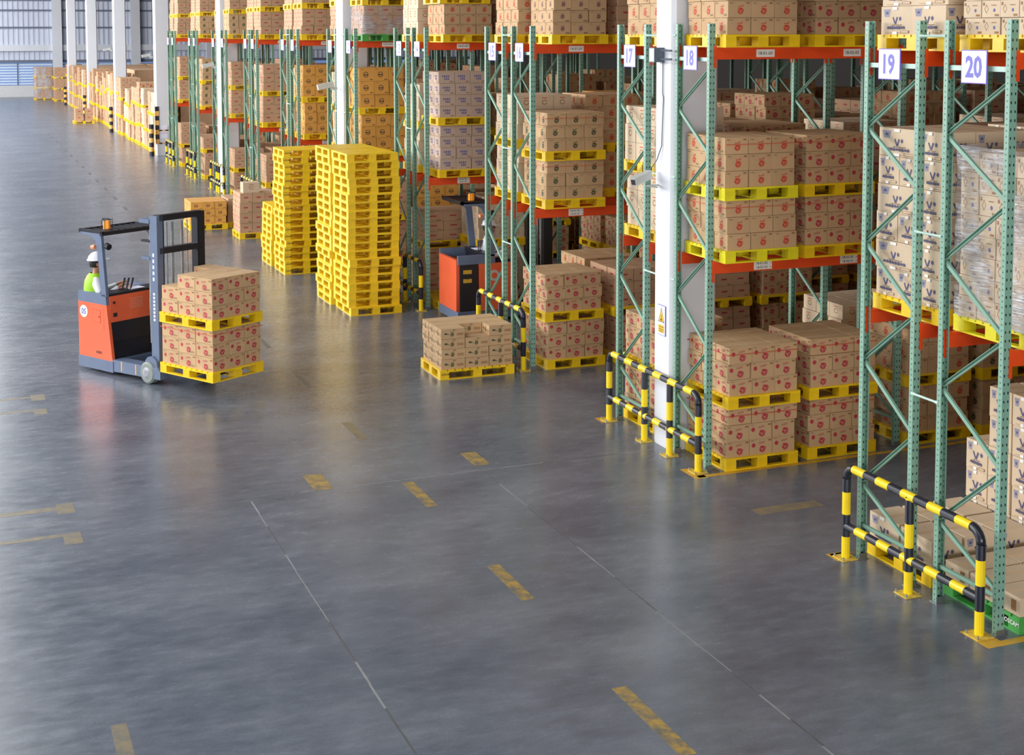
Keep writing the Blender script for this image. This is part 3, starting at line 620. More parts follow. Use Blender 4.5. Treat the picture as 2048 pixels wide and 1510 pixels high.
pz = load(9.62, 10.62, 0, 1.1, 1.0, 'star', 3, 3, 5, .305, 'tall stack, rack nineteen slot two, on floor', skip={(0, 2, 3), (0, 2, 4), (1, 2, 4), (1, 2, 3)}, inset=.0, gap=.02)
load(9.8, 9.45, 0, 1.1, 1.0, 'star', 3, 3, 6, .285, 'tall stack, rack twenty slot two, on floor', inset=.0)
load(8.48, 9.5, 0, 1.2, 1.02, 'flat', 2, 3, 1, .17, 'rack twenty slot one, on floor', col=GRNP, inset=.0, gap=.02)
ob('printed_lettering', MB().text('LOSCAM', (0, 0, 0), (0, -1, 0), (0, 0, 1), .04, LBL, bold=.02, sx=1).mesh('lettering'), [o for o in C.objects if o.name.startswith('pallet') and 'green' in str(o.get('label')) and 'rack twenty' in str(o.get('label'))][0], (-.602, -.4, .08))
# stretch film round the rack 20 load
def wrap(x0, x1, y0, y1, z0, z1, label, n=26):
    m_ = MB(); V = []; F = []; rng = random.Random(5); per = [(x0, y0), (x0, y1), (x1, y1), (x1, y0)]; pts = []
    for a, b_ in zip(per, per[1:] + per[:1]):
        for k in range(n): t = k / n; pts.append((a[0] + (b_[0] - a[0]) * t, a[1] + (b_[1] - a[1]) * t))
    N_ = len(pts); R_ = 22; cx, cy = (x0 + x1) / 2, (y0 + y1) / 2
    for r_ in range(R_ + 1):
        for (x, y_) in pts:
            d = Vector((x - cx, y_ - cy)).normalized() * rng.uniform(.0, .014); V.append((x + d.x, y_ + d.y, z0 + (z1 - z0) * r_ / R_))
    for r_ in range(R_):
        for k in range(N_): F.append((r_ * N_ + k, (r_ + 1) * N_ + k, (r_ + 1) * N_ + (k + 1) % N_, r_ * N_ + (k + 1) % N_))
    m_.raw(V, F, FILM); tag(m_.build('stretch_wrap', smooth=True), label, 'stretch wrap')
wrap(8.455, 9.595, 9.43, 10.41, 2.64, 4.19, 'clear crinkled stretch film round carton stack in rack 20')
# rack 15, 14, 13, 12
double(8.45, 21.08, 0, 1.0, 1.0, 'crimson', 15, 1, 'g', indiv=False, palstuff=False) if False else None
double(8.45, 21.1, ZM, 1.0, 1.0, 'pale', 15, 1, 'm', h=.235, indiv=True, side=True)
load(8.45, 21.1, ZU, 1.0, 1.0, 'red', 3, 3, 4, .2, 'rack fifteen slot one, top level', toph=False, indiv=False, palstuff=False)
z_ = load(8.50, 25.12, ZM, 1.0, 1.0, 'blue', 3, 3, 4, .208, 'lower stack, rack fourteen slot one, mid level', toph=False)
load(8.48, 25.12, z_, 1.0, 1.0, 'blue', 3, 3, 4, .213, 'upper stack, rack fourteen slot one, mid level')
z_ = load(8.58, 25.1, ZU, 1.0, 1.0, 'red', 3, 3, 3, .19, 'lower stack, rack fourteen slot one, top level', toph=False)
load(8.52, 25.1, z_, 1.0, 1.0, 'red', 3, 3, 3, .19, 'upper stack, rack fourteen slot one, top level', toph=False, palstuff=False, indiv=False)
pallet(Matrix.Translation((9.0, 25.62, 0)), 1.0, 1.0, 'empty yellow pallet on the floor under rack 14', YEL, 'pallets under loads of cartons')
load(9.24, 25.1, 0, 1.0, 1.0, 'pale', 3, 3, 4, .25, 'lower stack, rack fourteen slot two, on floor', indiv=False, palstuff=False)
load(9.24, 25.1, 1.15, 1.0, 1.0, 'pale', 3, 3, 3, .22, 'upper stack, rack fourteen slot two, on floor', indiv=False, palstuff=False)
load(8.55, 26.32, 0, 1.3, .95, 'plain', 3, 3, 4, .21, 'lower stack, rack thirteen slot one, on floor', indiv=False, palstuff=False)
load(8.55, 26.32, .99, 1.3, .95, 'plain', 3, 3, 3, .19, 'upper stack, rack thirteen slot one, on floor', indiv=False, palstuff=False)
double(8.45, 26.25, ZM, 1.0, 1.0, 'pale', 13, 1, 'm', h=.235, indiv=False, palstuff=False)
load(8.45, 26.25, ZU, 1.0, 1.0, 'pale', 3, 3, 4, .25, 'rack thirteen slot one, top level', indiv=False, palstuff=False)
z_ = load(8.36, 30.08, ZM, 1.05, 1.0, 'orange', 3, 3, 3, .26, 'lower stack, rack twelve slot one, mid level', toph=False)
load(8.34, 30.08, z_, 1.05, 1.0, 'orange', 3, 3, 3, .29, 'upper stack, rack twelve slot one, mid level')
z_ = load(8.42, 30.05, ZU, 1.05, 1.0, 'plain', 3, 3, 3, .21, 'wrapped load, rack twelve slot one, top level', col=GRNP, indiv=False, palstuff=False)
wrap(8.43, 9.48, 30.06, 31.03, UP + .15, z_, 'clear film round cartons on green pallet at top of rack 12', n=12)
load(8.42, 30.05, z_, 1.05, 1.0, 'plain', 3, 3, 3, .21, 'upper load, rack twelve slot one, top level', indiv=False, palstuff=False)
z_ = load(9.62, 30.05, 0, 1.05, 1.0, 'orange', 3, 3, 3, .25, 'lower stack, rack twelve slot two, on floor', indiv=False)
load(9.62, 30.05, z_, 1.05, 1.0, 'orange', 3, 3, 3, .25, 'upper stack, rack twelve slot two, on floor', indiv=False)
# the remaining racks, from 11 to 1, first slots
kinds = {11: 'pale', 10: 'orange', 9: 'pale', 8: 'plain', 7: 'pale', 6: 'plain', 5: 'plain', 4: 'green', 3: 'pale', 2: 'plain', 1: 'plain', 12: 'orange'}
for n in range(12, 0, -1):
    y0 = (RY[n][0] + RY[n][1]) / 2 - .5 + (.06 if n == 11 else 0); k = kinds[n]; pst = n < 5
    if n == 12:
        double(8.42, y0, 0, 1.0, 1.0, 'plain', n, 1, 'g', indiv=False, palstuff=False, nl=(4, 3), h=.23); continue
    double(8.45, y0, 0, 1.0, 1.0, 'plain', n, 1, 'g', indiv=False, palstuff=pst, nl=((3, 3), (4, 2), (3, 4))[n % 3], h=.2)
    double(8.40, y0, ZM, 1.0, 1.0, k, n, 1, 'm', indiv=False, palstuff=pst, nl=(3, 3), h=.265 if n == 10 else .25)
    z_ = load(8.36 - (.14 if n == 10 else 0) * 0, y0, ZU, 1.0, 1.0, 'plain' if n != 4 and n != 6 else 'green', 3, 3, 3, .215, f'lower load, rack {NW[n]} slot one, top level', indiv=False, palstuff=pst)
    load(8.38, y0, z_, 1.0, 1.0, 'plain', 3, 3, 3, .215, f'upper load, rack {NW[n]} slot one, top level', indiv=False, palstuff=pst)
# deeper slots, all racks
rng = random.Random(3)
for n in range(20, 0, -1):
    y0 = (RY[n][0] + RY[n][1]) / 2 - .5; ns = 12 if n >= 13 else 8
    if n <= 17 and n >= 13: ns = 16
    for s in range(2, ns + 1):
        b_ = (s - 1) // 2; x0 = PX + b_ * BAY + .16 + (1.2 if s % 2 == 0 else 0) + rng.uniform(-.03, .03); st = random.getstate(); random.seed(n * 100 + s)
        kd = rng.choice(('crimson', 'plain', 'plain', 'red', 'pale')); 
        # floor
        if not (n == 18 and s <= 4) and not (n in (19, 20) and s <= 2) and not (n == 12 and s == 2) and not (n == 14 and s <= 3):
            if rng.random() < .9 or n == 18: double(x0, y0, 0, 1.0, 1.0, kd, n, s, 'g', indiv=False, nl=(3, rng.choice((3, 3, 4))), h=.2)
        if not (n == 18 and s == 2) and not (n in (19, 20) and s == 2) and not (n == 16 and s == 2):
            if rng.random() < .88: double(x0, y0, ZM, 1.0, 1.0, kd if not (n in (11, 13) and s in (3, 4)) else 'orange', n, s, 'm', indiv=False, nl=(3, rng.choice((2, 3, 3, 4))), h=.2)
        if not (n == 18 and s == 2): load(x0, y0, ZU, 1.0, 1.0, rng.choice(('plain', 'crimson')), 3, 3, rng.choice((6, 7, 8)), .22, '', indiv=False)  # upper loads stacked extra high to block light from above
        random.setstate(st)
# bulk storage beyond rack 1, on the floor in blocks
y = 63.1; rng = random.Random(8); i = 0
while y < 111.5:
    if any(abs(y + .55 - c - .32) < .95 for c in colY[3:]) : y += .35; continue
    hh = rng.choice((.22, .24, .25)); x0 = 8.25 + rng.uniform(-.05, .12); tiers = 3 if rng.random() < .8 or y > 80 else 2
    kd = rng.choice(('plain', 'pale', 'plain', 'crimson')); z_ = 0
    for t in range(tiers): z_ = load(x0 + rng.uniform(-.04, .04), y, z_, 1.05, 1.05, kd, 3, 3, rng.choice((3, 3, 4)) if t else 3, hh, f'', indiv=False)
    if i % 4 == 0:
        for q in range(1, 7): 
            ht = z_ + rng.uniform(-.5, .2); MBp = PILE['carton']
            MBp.box(x0 + q * 4.4 - 3.2, x0 + q * 4.4 + 1.1, y, y + 4.2, 0.02, ht, KD)
    y += 1.16 + rng.uniform(0, .06); i += 1
# two blocks by the back wall
for (x0, y0, col) in ((6.35, 118.0, 0), (7.68, 115.1, 0)):
    z_ = 0
    for t in range(3): z_ = load(x0, y0, z_, 1.45 if x0 < 7 else 1.1, 1.2, 'plain', 3, 3, 3, .24, f'{("bottom", "middle", "top")[t]} of {"left" if x0 < 7 else "right"} stack by back wall', indiv=False, palstuff=False)
wrap(6.36, 7.8, 118.01, 119.2, .15, 2.6, 'hazy film round left carton stack by the back wall', n=6)
load(6.76, 85.9, 0, 1.15, 1.0, 'plain', 2, 2, 2, .36, 'small load alone on far floor', indiv=True, skip={(1, 1, 1)}, gap=.12)
# loads on the open floor near the yellow towers
load(5.86, 37.9, 0, 1.0, 1.15, 'orange', 3, 3, 3, .2, 'left part of orange load on open floor', indiv=True, right=False)
load(6.88, 38.1, 0, .75, 1.1, 'plain', 2, 3, 3, .21, 'beside orange load on open floor', indiv=True)
z_ = load(6.77, 35.8, 0, 1.0, 1.0, 'plain', 3, 3, 4, .255, 'pinkish stack behind short yellow tower', indiv=True)
o = ob('carton', carton_mesh('pale', .42, .36, .26), None, (7.1, 36.05, z_)); tag(o, 'single carton lying on top of the pinkish stack', 'carton')
for nm, m_ in PILE.items():
    tag(m_.build('carton_pile'), {'carton': 'brown cartons filling the deeper and farther storage slots', 'star_carton': 'star-printed cartons inside and behind the near stacks', 'orange_carton': 'orange cartons stored in the farther racks'}[nm], 'cartons', None, 'stuff')
tag(PSTUFF.build('pallet_pile'), 'yellow pallets under the deeper and farther loads', 'pallets', None, 'stuff')

# ------------------------------------------------------------------ towers of empty yellow pallets
ORD = ['bottom', 'second', 'third', 'fourth', 'fifth', 'sixth', 'seventh', 'eighth', 'ninth', 'tenth', 'eleventh', 'twelfth', 'thirteenth', 'fourteenth', 'fifteenth', 'sixteenth', 'seventeenth', 'eighteenth', 'nineteenth', 'twentieth']
for (x0, y0, n, W, D, nm, lt) in ((6.76, 25.22, 20, .98, 1.12, 'nearest tall yellow tower', False), (6.74, 26.42, 20, .98, 1.12, 'tall tower right behind the nearest one', False), (6.66, 30.11, 18, .98, 1.06, 'tall tower behind the nearest pair', True), (6.64, 31.35, 9, .98, 1.05, 'short tower behind the others', False)):
    for k in range(n):
        jx, jy = random.gauss(0, .012), random.gauss(0, .012)
        if nm.startswith('nearest') and k == 0: jx = .03; jy = -.04
        pallet(Matrix.Translation((x0 + W / 2 + jx, y0 + D / 2 + jy, k * .15)) @ Matrix.Rotation(random.gauss(0, .006), 4, 'Z'), W, D, f'empty yellow pallet, {"topmost" if k == n - 1 else ORD[k]}{" from floor" if 0 < k < n - 1 else ""} in {nm}', YEL, f'pallets in the {nm}', letter=lt, boards='x')

# ------------------------------------------------------------------ fittings on the near column
cc = tag(empty('security_camera', (8.12, 15.85, 3.42)), 'grey box security camera on bracket at column by rack 18', 'camera')
Tc = Matrix.Rotation(math.radians(200), 4, 'Z') @ Matrix.Rotation(math.radians(14), 4, 'Y')
MB().box(-.02, .28, -.045, .045, -.04, .05, CAMG, Tc).box(-.04, .3, -.05, .05, .05, .06, CAMG, Tc).build('housing', cc)
MB().box(.28, .285, -.034, .034, -.03, .036, BLK, Tc).build('lens_window', cc)
MB().tube([(.08, -.1, -.14), (-.05, -.05, -.12), (.14, -.02, -.12)], .012, CAMG, 8).build('bracket', cc)
jb = tag(MB().box(-.14, -.0, -.07, .07, -.09, .09, DKG).box(-.142, -.14, -.06, .06, -.08, .08, SIGNW).tube([(-.07, -.07, .06), (-.05, -.35, .055)], .012, DKG, 6).tube([(-.07, -.07, -.05), (-.05, -.35, -.05)], .012, DKG, 6).build('floodlight', loc=(8.25, 15.76, 4.93)), 'grey floodlight box clamped high on column by rack 18', 'floodlight')
tag(MB().tube([(8.235, 15.7, 4.86), (8.235, 15.7, 4.45), (8.24, 15.69, 4.4), (8.235, 15.7, 4.1), (8.235, 15.72, 3.8), (8.2, 15.78, 3.62), (8.14, 15.84, 3.5)], .007, DKG, 6).build('cable'), 'thin dark cable running down the near white column', 'cable')
ws = tag(empty('warning_sign', (8.244, 15.7, 0)), 'white and yellow triangle warning sign on near white column', 'sign')
MB().box(-.006, 0, -.1, .1, 1.42, 1.8, SIGNB).box(-.008, -.0055, -.094, .094, 1.426, 1.794, SIGNW).build('plate', ws)
U, Vv = (0, -1, 0), (0, 0, 1)
MB().plane_pts([(-.08, 0), (.08, 0), (0, .19)], (-.0085, 0, 1.585), U, Vv, BLK).plane_pts([(-.066, .009), (.066, .009), (0, .168)], (-.009, 0, 1.585), U, Vv, WARN).plane_pts([(-.03, .02), (.03, .02), (.02, .045), (.008, .03), (.006, .1), (-.006, .1), (-.008, .03), (-.02, .045)], (-.0095, 0, 1.585), U, Vv, BLK).build('warning_triangle', ws)
q = MB().box(-.0085, -.008, -.08, .08, 1.45, 1.55, WARN)
for k, z__ in enumerate((1.525, 1.495, 1.47)):
    for p in scribble(0, z__, .13 - .02 * (k == 2), .014, 9): q.plane_pts(p, (-.0092, 0, 0), U, Vv, BLK)
q.build('caption_panel', ws)
for k, (yc_, z__) in enumerate(((31.4, 4.05), (46.9, 4.2), (62.4, 4.3), (78.3, 4.4))):
    s_ = tag(empty('security_camera', (8.1, yc_, z__)), f'white security camera on {("column by rack twelve", "column by rack six", "column just past rack one", "second column past rack one")[k]}', 'camera')
    MB().box(-.36, .0, -.06, .06, -.05, .07, CAMG, Matrix.Rotation(-.2, 4, 'Y')).build('housing', s_); MB().box(-.05, .1, -.02, .02, -.12, -.06, CAMG).build('bracket', s_)

# ------------------------------------------------------------------ reach truck (local x = forward, y = left side, z up; origin at near front wheel)
def truck(loc, rz, label, num):
    r = tag(empty('reach_truck', loc, rz), label, 'forklift'); Wd = 1.05     # near side is y = 0, body extends to y = +Wd
    if num: MB().prism([(-1.66, .22), (-.83, .22), (-.95, 1.07), (-1.66, 1.07)], 'y', 0, .05, TRO).build('side_panel', r)
    else:
        MB().box(-1.62, -1.28, 0.01, .05, .22, 1.07, TRK).box(-1.56, -1.4, .005, .012, .9, .97, PAINT4).box(-1.56, -1.4, .005, .012, .74, .81, PAINT4).build('battery_panel', r); MB().prism([(-1.26, .22), (-.5, .22), (-.55, 1.07), (-1.26, 1.07)], 'y', -.02, .05, TRO).build('side_panel', r)
    MB().prism([(-1.66, .22), (-.83, .22), (-.95, 1.07), (-1.66, 1.07)], 'y', Wd - .05, Wd, TRO).build('side_panel', r)
    MB().box(-1.68, -1.62, .05, Wd - .05, .22, 1.15, TRO).build('rear_panel', r)
    MB().box(-1.62, -.93, .05, Wd - .05, .2, .5, TRK).prism([(-1.16, .5), (-.9, .5), (-.955, 1.18), (-1.16, 1.18)], 'y', .05, Wd - .05, TRK).build('chassis', r)
    MB().box(-1.67, -.81, -.01, Wd + .01, .05, .22, TRG).build('bumper', r)
    for y_ in (0, Wd - .06): MB().prism([(-1.66, 1.07), (-.95, 1.07), (-.97, 1.23), (-1.66, 1.23)], 'y', y_, y_ + .06, TRG).build('cab_edge', r)
    fp = MB().prism([(-.955, .8), (-.915, .8), (-.935, 1.2), (-.965, 1.2)], 'y', .05, Wd - .05, TRO); fp = fp.build('front_panel', r)
    v_ = MB()
    for k in range(6): v_.box(-.93, -.916 - .001 * k, .42, .66, .97 + k * .028, .98 + k * .028, GRV)
    v_.build('vent_slot', fp); MB().tube([(-.93, .12, 1.1), (-.91, .12, 1.1)], .02, BLK, 8).box(-.93, -.914, .1, .17, .88, .94, BLK).build('switch', fp)
    MB().prism([(-1.18, 1.18), (-.95, 1.2), (-.95, 1.235), (-1.18, 1.25)], 'y', .06, Wd - .04, TRK).build('console', r)
    MB().box(-1.15, -.98, .5, .75, 1.245, 1.252, SIGNW).build('clipboard', r)
    for k in range(3): MB().tube([(-1.12 + .05 * k, .42 + .04 * k, 1.22), (-1.1 + .05 * k, .46 + .04 * k, 1.42)], [.01, .018], TRK, 8).build('control_lever', r)
    MB().box(-1.61, -1.36, .07, .4, .5, .85, TRK).box(-1.61, -1.4, .055, .075, .85, 1.1, TRK).build('driver_seat', r)
    # pillars and overhead guard
    MB().prism([(-1.07, 1.2), (-.95, 1.2), (-1.04, 2.05), (-1.06, 2.16), (-1.58, 2.19), (-1.58, 2.13), (-1.3, 2.12), (-1.2, 2.06), (-1.15, 1.95)], 'y', 0, .05, TRG).build('guard_pillar', r)
    MB().prism([(-1.07, 1.2), (-.95, 1.2), (-1.04, 2.05), (-1.06, 2.16), (-1.58, 2.19), (-1.58, 2.13), (-1.3, 2.12), (-1.2, 2.06), (-1.15, 1.95)], 'y', Wd - .05, Wd, TRG).build('guard_pillar', r)
    g_ = MB().box(-1.08, -1.02, .0, Wd, 2.13, 2.19, TRK).box(-1.6, -1.55, .0, Wd, 2.14, 2.2, TRK).box(-1.6, -1.02, .0, .05, 2.16, 2.2, TRK).box(-1.6, -1.02, Wd - .05, Wd, 2.16, 2.2, TRK)
    for k in range(8): g_.box(-1.57, -1.05, .09 + k * .115, .13 + k * .115, 2.15, 2.19, TRK)
    g_.build('overhead_guard', r)
    bc = MB().tube([(-1.3, .3, 2.19), (-1.3, .3, 2.31)], [.06, .055], mat('beacon_amber', (240, 150, 30), .25, emit=((240, 140, 30), .25)), 12).build('beacon_lamp', r)
    m_ = MB()
    for k in range(6): t = k * math.pi / 3; m_.tube([(-1.3 + .08 * math.cos(t), .3 + .08 * math.sin(t), 2.19), (-1.3 + .08 * math.cos(t), .3 + .08 * math.sin(t), 2.34)], .005, TRK, 5)
    m_.tube([(-1.3 + .08 * math.cos(k * math.pi / 6), .3 + .08 * math.sin(k * math.pi / 6), 2.34) for k in range(13)], .006, TRK, 5).build('beacon_cage', bc)
    MB().tube([(-1.0, .06, 1.98), (-.93, .06, 1.96)], .05, TRK, 10).build('work_lamp', r); MB().tube([(-1.2, .0, 1.95), (-1.26, -.02, 1.94)], .035, mat('indicator_amber', (240, 150, 110), .3), 8).build('indicator_lamp', r)
    # outriggers and wheels
    for y0_ in (0, Wd - .2):
        MB().prism([(-.83, .07), (.3, .1), (.3, .22), (.24, .27), (-.83, .25)], 'y', y0_, y0_ + .2, TRG).build('outrigger', r)
    MB().box(-.62, -.6, -.003, 0, .1, .25, HZO).box(-.28, -.26, -.003, 0, .1, .25, HZO).build('reach_mark', r)
    for y0_ in (-.015, Wd - .13):
        wh = MB().tube([(.0, y0_, .165), (.0, y0_ + .02, .165), (0, y0_ + .12, .165), (0, y0_ + .14, .165)], [.14, .165, .165, .14], RUB, 24).build('wheel', r); MB().tube([(0, y0_ - .012, .165), (0, y0_ + .0, .165)], [.05, .09], HUB, 16).build('wheel_hub', wh)
    MB().tube([(-1.38, .1, .11), (-1.38, .2, .11)], .11, RUB, 18).build('wheel', r); MB().tube([(-1.38, Wd - .25, .11), (-1.38, Wd - .15, .11)], .11, RUB, 18).build('wheel', r)
    # mast
    for y0_, s_ in ((.07, 1), (.86, -1)):
        TRG_ = TRG if num else TRK
        MB().prism([(.02, y0_), (.02, y0_ + .02 * 1), (.2, y0_ + .02), (.2, y0_)] if False else [(.03, y0_ if s_ > 0 else y0_ - .0), (.2, y0_), (.2, y0_ + .11), (.17, y0_ + .11), (.17, y0_ + .03), (.06, y0_ + .03), (.06, y0_ + .11), (.03, y0_ + .11)] if s_ > 0 else [(.03, y0_), (.06, y0_), (.06, y0_ + .08), (.17, y0_ + .08), (.17, y0_), (.2, y0_), (.2, y0_ + .11), (.03, y0_ + .11)], 'z', .12, 2.52, TRG_ if s_ > 0 else TRK).build('mast_rail', r)
        yi = y0_ + .05 if s_ > 0 else y0_ - .02
        MB().box(.08, .19, yi, yi + .09, .15, 2.5, TRK).build('inner_mast_rail', r)
    for z in (2.44, 1.95, .2): MB().box(.1, .2, .12, .92, z, z + .09, TRK).build('mast_crossbar', r)
    for y_ in (.32, .42, .6, .7): MB().tube([(.12, y_, .3), (.12, y_, 2.4)], .018 if y_ in (.42, .6) else .008, STEEL, 8).build('lift_chain' if y_ in (.32, .7) else 'lift_cylinder', r)
    MB().tube([(.0, .1, 2.3), (-.03, .12, 1.8), (-.02, .1, 1.2), (-.02, .11, .6)], .012, STEEL, 6).tube([(-.02, .15, 2.3), (-.05, .16, 1.5), (-.04, .16, .5)], .012, TRK, 6).build('hydraulic_hose', r)
    MB().box(-.2, .03, .06, .2, 2.4, 2.46, TRG).box(-.16, .03, .06, .12, 1.86, 1.9, TRG).box(-.16, .03, .06, .12, 2.12, 2.15, TRK).build('mast_bracket', r)
    MB().prism([(-.1, .25), (.2, .25), (.18, .36), (.08, .42), (-.02, .4), (-.08, .34)], 'y', .03, .09, TRG).build('mast_foot', r)
    MB().box(.2, .26, .15, .8, .3, .42, TRK).box(.2, .26, .15, .8, .75, .85, TRK).box(.2, .25, .2, .3, .3, .95, TRK).box(.2, .25, .65, .75, .3, .95, TRK).build('fork_carriage', r)
    for y_ in (.22, .56): MB().prism([(.26, .84), (.3, .84), (.3, .325), (1.35, .305), (1.35, .285), (.26, .28)], 'y', y_, y_ + .12, TRK).build('fork', r)
    if num:
        disc = MB().prism(ell(-1.52, .92, .095, .095, 24), 'y', -.004, 0, SIGNW).build('number_disc', r); MB().text('05', (-1.52, -.0055, .92), (1, 0, 0), (0, 0, 1), .09, mat('disc_blue', (62, 84, 160), .5), bold=.02).build('number', disc)
        MB().box(-1.3, -1.1, -.003, 0, .78, .98, mat('hatch_line', (190, 66, 36), .5)).box(-1.294, -1.106, -.0045, -.003, .786, .974, TRO).box(-1.14, -1.12, -.006, -.0045, .86, .89, BLK).build('hatch', r)
        MB().text('TOYOTA', (.135, .0685, 1.62), (0, 0, -1), (1, 0, 0), .05, SIGNW, bold=.01).build('lettering', r) if False else None
        q = MB()
        for k in range(8): q.box(.09, .13, .0675, .0695, .95 + k * .055, .985 + k * .055, SIGNW); 
        for k in range(5): q.box(.09, .125, .0675, .0695, 1.55 + k * .09, 1.6 + k * .09, SIGNW)
        q.build('mast_lettering', r)
        q = MB()
        for k in range(4): q.box(-1.22 + k * .035, -1.2 + k * .035, -.002, .0, .3, .34, BLK)
        for k in range(8): q.box(-1.03, -1.015, -.002, .0, .68 + k * .045, .7 + k * .045, mat('hatch_line', (190, 66, 36), .5))
        q.build('panel_lettering', r)
    else:
        MB().prism(ell(-.98, .85, .1, .1, 20), 'y', -.026, -.02, CAMG).prism(ell(-.98, .85, .055, .055, 20), 'y', -.03, -.025, TRO).build('round_emblem', r)
    return r
GRV = mat('vent_light', (226, 150, 120), .5)
TH = math.radians(-59.3)
truck((2.64, 21.40, 0), TH, 'orange and grey reach truck number 05 carrying cartons across open floor', True)
truck((10.04, 23.75, 0), 0, 'orange and black reach truck working in aisle behind racks 15 and 16', False)
# truck load: pallet corner at (s .33, t -.02), 1.17 along the truck, .94 across; local frame of the truck
Tt = Matrix.Translation((2.64, 21.40, 0)) @ Matrix.Rotation(TH, 4, 'Z')
def tl(s, t): p = Tt @ Vector((s, t, 0)); return p.x, p.y
# front-left corner in load() frame: x axis runs along +t (camera right), y axis runs backwards along -s
xa, ya = tl(1.50, -.02); rr = TH + math.pi / 2
z_ = load(xa, ya, .235, .96, 1.17, 'crimson', 3, 3, 3, .2, 'lower pallet carried by truck 05', rot=rr, boards='x', right=True, toph=False, shift=.004)
strap(xa, ya, z_ - .07, .96, 1.17, 'lower pallet carried by truck 05', rot=rr)
load(xa, ya, z_, .96, 1.17, 'crimson', 3, 3, 3, .197, 'upper pallet carried by truck 05', rot=rr, boards='x', right=True, shift=.004, skip={(0, 2, 2), (1, 2, 2)})

# ------------------------------------------------------------------ drivers
SKIN = mat('skin', (176, 122, 92), .55, var=.04); SHIRT = mat('white_shirt', (226, 230, 240), .7, var=.04, scale=14); VEST = mat('lime_vest', (150, 200, 40), .6, var=.05); VST = mat('vest_silver', (220, 224, 214), .3); NAVY = mat('navy_trousers', (46, 52, 72), .8); HAIR = mat('black_hair', (24, 20, 20), .6); HELM = mat('white_helmet', (236, 236, 246), .35); SHOE = mat('black_shoe', (28, 28, 30), .5)
def skin(name, pts, edges, parent, m, lev=2):
    me = bpy.data.meshes.new(name); me.from_pydata([p[:3] for p in pts], edges, []); o = bpy.data.objects.new(name, me); C.objects.link(o); o.parent = parent
    o.modifiers.new('skin', 'SKIN'); 
    for i, p in enumerate(pts):
        d = me.skin_vertices[0].data[i]; d.radius = (p[3], p[4] if len(p) > 4 else p[3])
    me.skin_vertices[0].data[0].use_root = True; o.modifiers['skin'].use_smooth_shade = True
    s_ = o.modifiers.new('sub', 'SUBSURF'); s_.levels = lev; s_.render_levels = lev; me.materials.append(m); return o
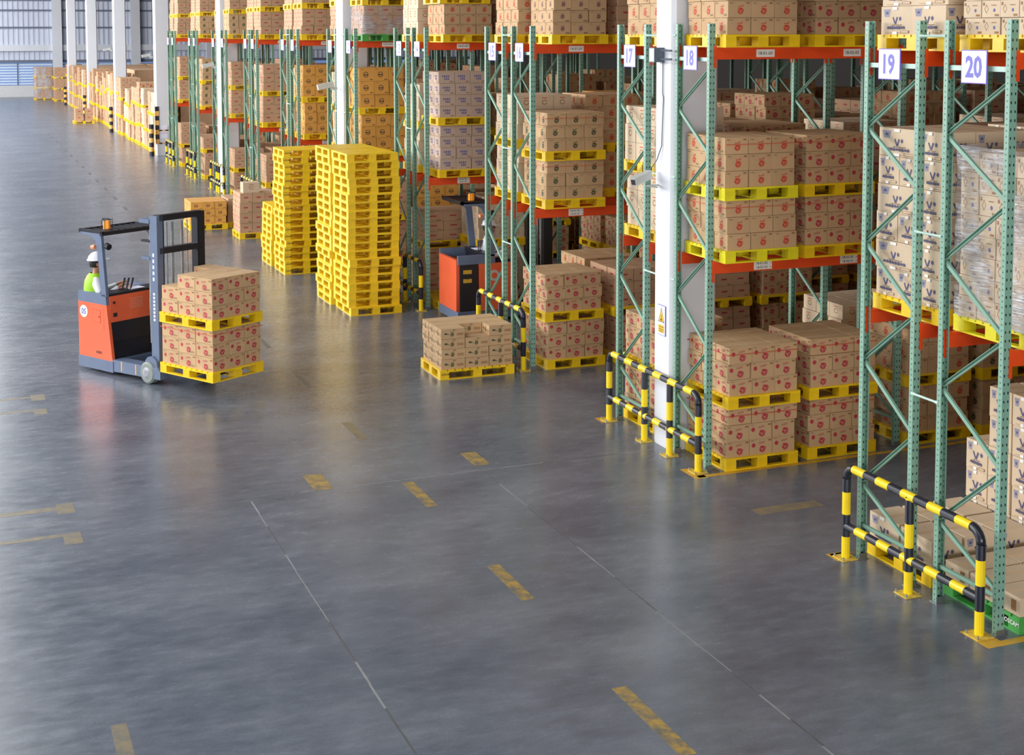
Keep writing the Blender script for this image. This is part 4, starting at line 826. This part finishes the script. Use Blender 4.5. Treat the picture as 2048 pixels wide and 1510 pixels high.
def driver(loc, rz, label, vest=True):
    r = tag(empty('person', loc, rz), label, 'person')
    # faces +x ; origin under the seat
    pts = [(0, 0, .98, .1), (.0, 0, 1.14, .09), (.0, 0, 1.32, .09), (.01, 0, 1.42, .06), (.03, 0, 1.5, .05), (.045, 0, 1.56, .07, .065), (.04, 0, 1.64, .095, .078), (.035, 0, 1.71, .07, .06)]
    E = [(0, 1), (1, 2), (2, 3), (3, 4), (4, 5), (5, 6), (6, 7)]
    def add(parent, chain):
        last = parent
        for p in chain: pts.append(p); E.append((last, len(pts) - 1)); last = len(pts) - 1
        return last
    add(5, [(.115, 0, 1.545, .03)]); add(6, [(.125, 0, 1.615, .012), (.15, 0, 1.6, .01)])
    for s in (-1, 1):
        ed = add(2, [(.0, .17 * s, 1.37, .06), (.05, .25 * s, 1.22, .045), (.12, .26 * s, 1.13, .038), (.25, .2 * s, 1.2, .033), (.38, .12 * s, 1.27, .026), (.44, .1 * s, 1.29, .034, .02)])
        hx, hy, hz = .46, .1 * s, 1.29
        for k in range(4):
            yy = hy + (-.024 + .016 * k); L_ = (.055, .065, .06, .048)[k]; add(ed, [(hx, yy, hz + .008, .009), (hx + L_ * .6, yy, hz + .002, .008), (hx + L_ * .8, yy, hz - .025, .007)])
        add(ed, [(.43, hy - .035 * s, hz - .01, .009), (.46, hy - .05 * s, hz - .025, .008)])
        add(0, [(.05, .09 * s, .96, .085), (.4, .13 * s, .97, .06), (.44, .13 * s, .74, .05), (.46, .12 * s, .56, .035), (.56, .13 * s, .53, .03)])
    skin('body', pts, E, r, SKIN)
    S = [(0, 0, .99, .15), (0, 0, 1.14, .15), (0, 0, 1.32, .15), (.01, 0, 1.43, .085)]; SE = [(0, 1), (1, 2), (2, 3)]
    for s in (-1, 1):
        n0 = len(S); S += [(.0, .17 * s, 1.37, .075), (.05, .25 * s, 1.22, .06), (.12, .26 * s, 1.13, .052), (.25, .2 * s, 1.2, .045), (.35, .13 * s, 1.255, .036)]; SE += [(2, n0), (n0, n0 + 1), (n0 + 1, n0 + 2), (n0 + 2, n0 + 3), (n0 + 3, n0 + 4)]
    skin('shirt', S, SE, r, SHIRT)
    skin('trousers', [(0, 0, 1.0, .145, .12), (.05, .09, .96, .1), (.4, .13, .97, .075), (.44, .13, .74, .06), (.46, .12, .6, .055), (.05, -.09, .96, .1), (.4, -.13, .97, .075), (.44, -.13, .74, .06), (.46, -.12, .6, .055)], [(0, 1), (1, 2), (2, 3), (3, 4), (0, 5), (5, 6), (6, 7), (7, 8)], r, NAVY)
    for s in (-1, 1): skin('shoe', [(.44, .12 * s, .55, .045, .05), (.58, .13 * s, .52, .035, .045)], [(0, 1)], r, SHOE)
    if vest:
        m_ = MB(); V_ = []; rg = ((.97, .165, .175), (1.1, .168, .182), (1.25, .17, .195), (1.36, .155, .2), (1.43, .12, .17), (1.475, .075, .09))
        for z0_, rx, ry in rg: V_ += [(rx * math.cos(2 * math.pi * q_ / 20), ry * math.sin(2 * math.pi * q_ / 20), z0_) for q_ in range(20)]
        m_.raw(V_, [(a_ * 20 + q_, a_ * 20 + (q_ + 1) % 20, (a_ + 1) * 20 + (q_ + 1) % 20, (a_ + 1) * 20 + q_) for a_ in range(5) for q_ in range(20)], VEST); v = m_.build('safety_vest', r, smooth=True)
        MB().tube([(0, 0, 1.06), (0, 0, 1.11)], .186, VST, 20).build('reflective_band', v)
    # hair, eyes, ears, helmet
    hp = []; 
    def dome(m_, cx, cz, rx, ry, rz_, z_from, n=16, k=7, mtl=None):
        V = []; F = []
        for a in range(k + 1):
            el = z_from + (math.pi / 2 - z_from) * a / k
            for b_ in range(n): t = 2 * math.pi * b_ / n; V.append((cx + rx * math.cos(el) * math.cos(t), ry * math.cos(el) * math.sin(t), cz + rz_ * math.sin(el)))
        for a in range(k):
            for b_ in range(n): F.append((a * n + b_, a * n + (b_ + 1) % n, (a + 1) * n + (b_ + 1) % n, (a + 1) * n + b_))
        F.append(tuple(range(n))[::-1]); m_.raw(V, F, mtl)
    m_ = MB(); dome(m_, .015, 1.63, .1, .088, .12, -.55, mtl=HAIR); m_.build('hair', r, smooth=True)
    m_ = MB(); dome(m_, .035, 1.68, .135, .115, .125, 0, mtl=HELM); m_.prism([(.035 + (.15 + (.05 if abs(math.cos(t)) > .5 and math.cos(t) > 0 else 0)) * math.cos(t), .128 * math.sin(t)) for t in (2 * math.pi * q_ / 20 for q_ in range(20))], 'z', 1.672, 1.684, HELM).build('hard_hat', r, smooth=False)
    for s in (-1, 1):
        MB().tube([(.128, .03 * s, 1.635), (.138, .03 * s, 1.635)], .009, HAIR, 8).build('eye', r); MB().prism(ell(.04, 1.61, .018, .03, 10), 'y', .08 * s - .006, .08 * s + .006, SKIN).build('ear', r)
    MB().box(.125, .137, -.02, .02, 1.565, 1.571, mat('lips', (140, 80, 70), .5)).build('mouth', r)
    return r
px_, py_ = tl(-1.5, .2)
driver((px_, py_, .02), -.05, 'driver in white helmet and lime vest seated at controls of truck 05')
driver((9.15, 24.3, .02), -.3, 'driver in white shirt inside the reach truck behind rack 15', vest=False)
print('pallets', npal, 'cartons', ncart, 'objects', len(bpy.data.objects))
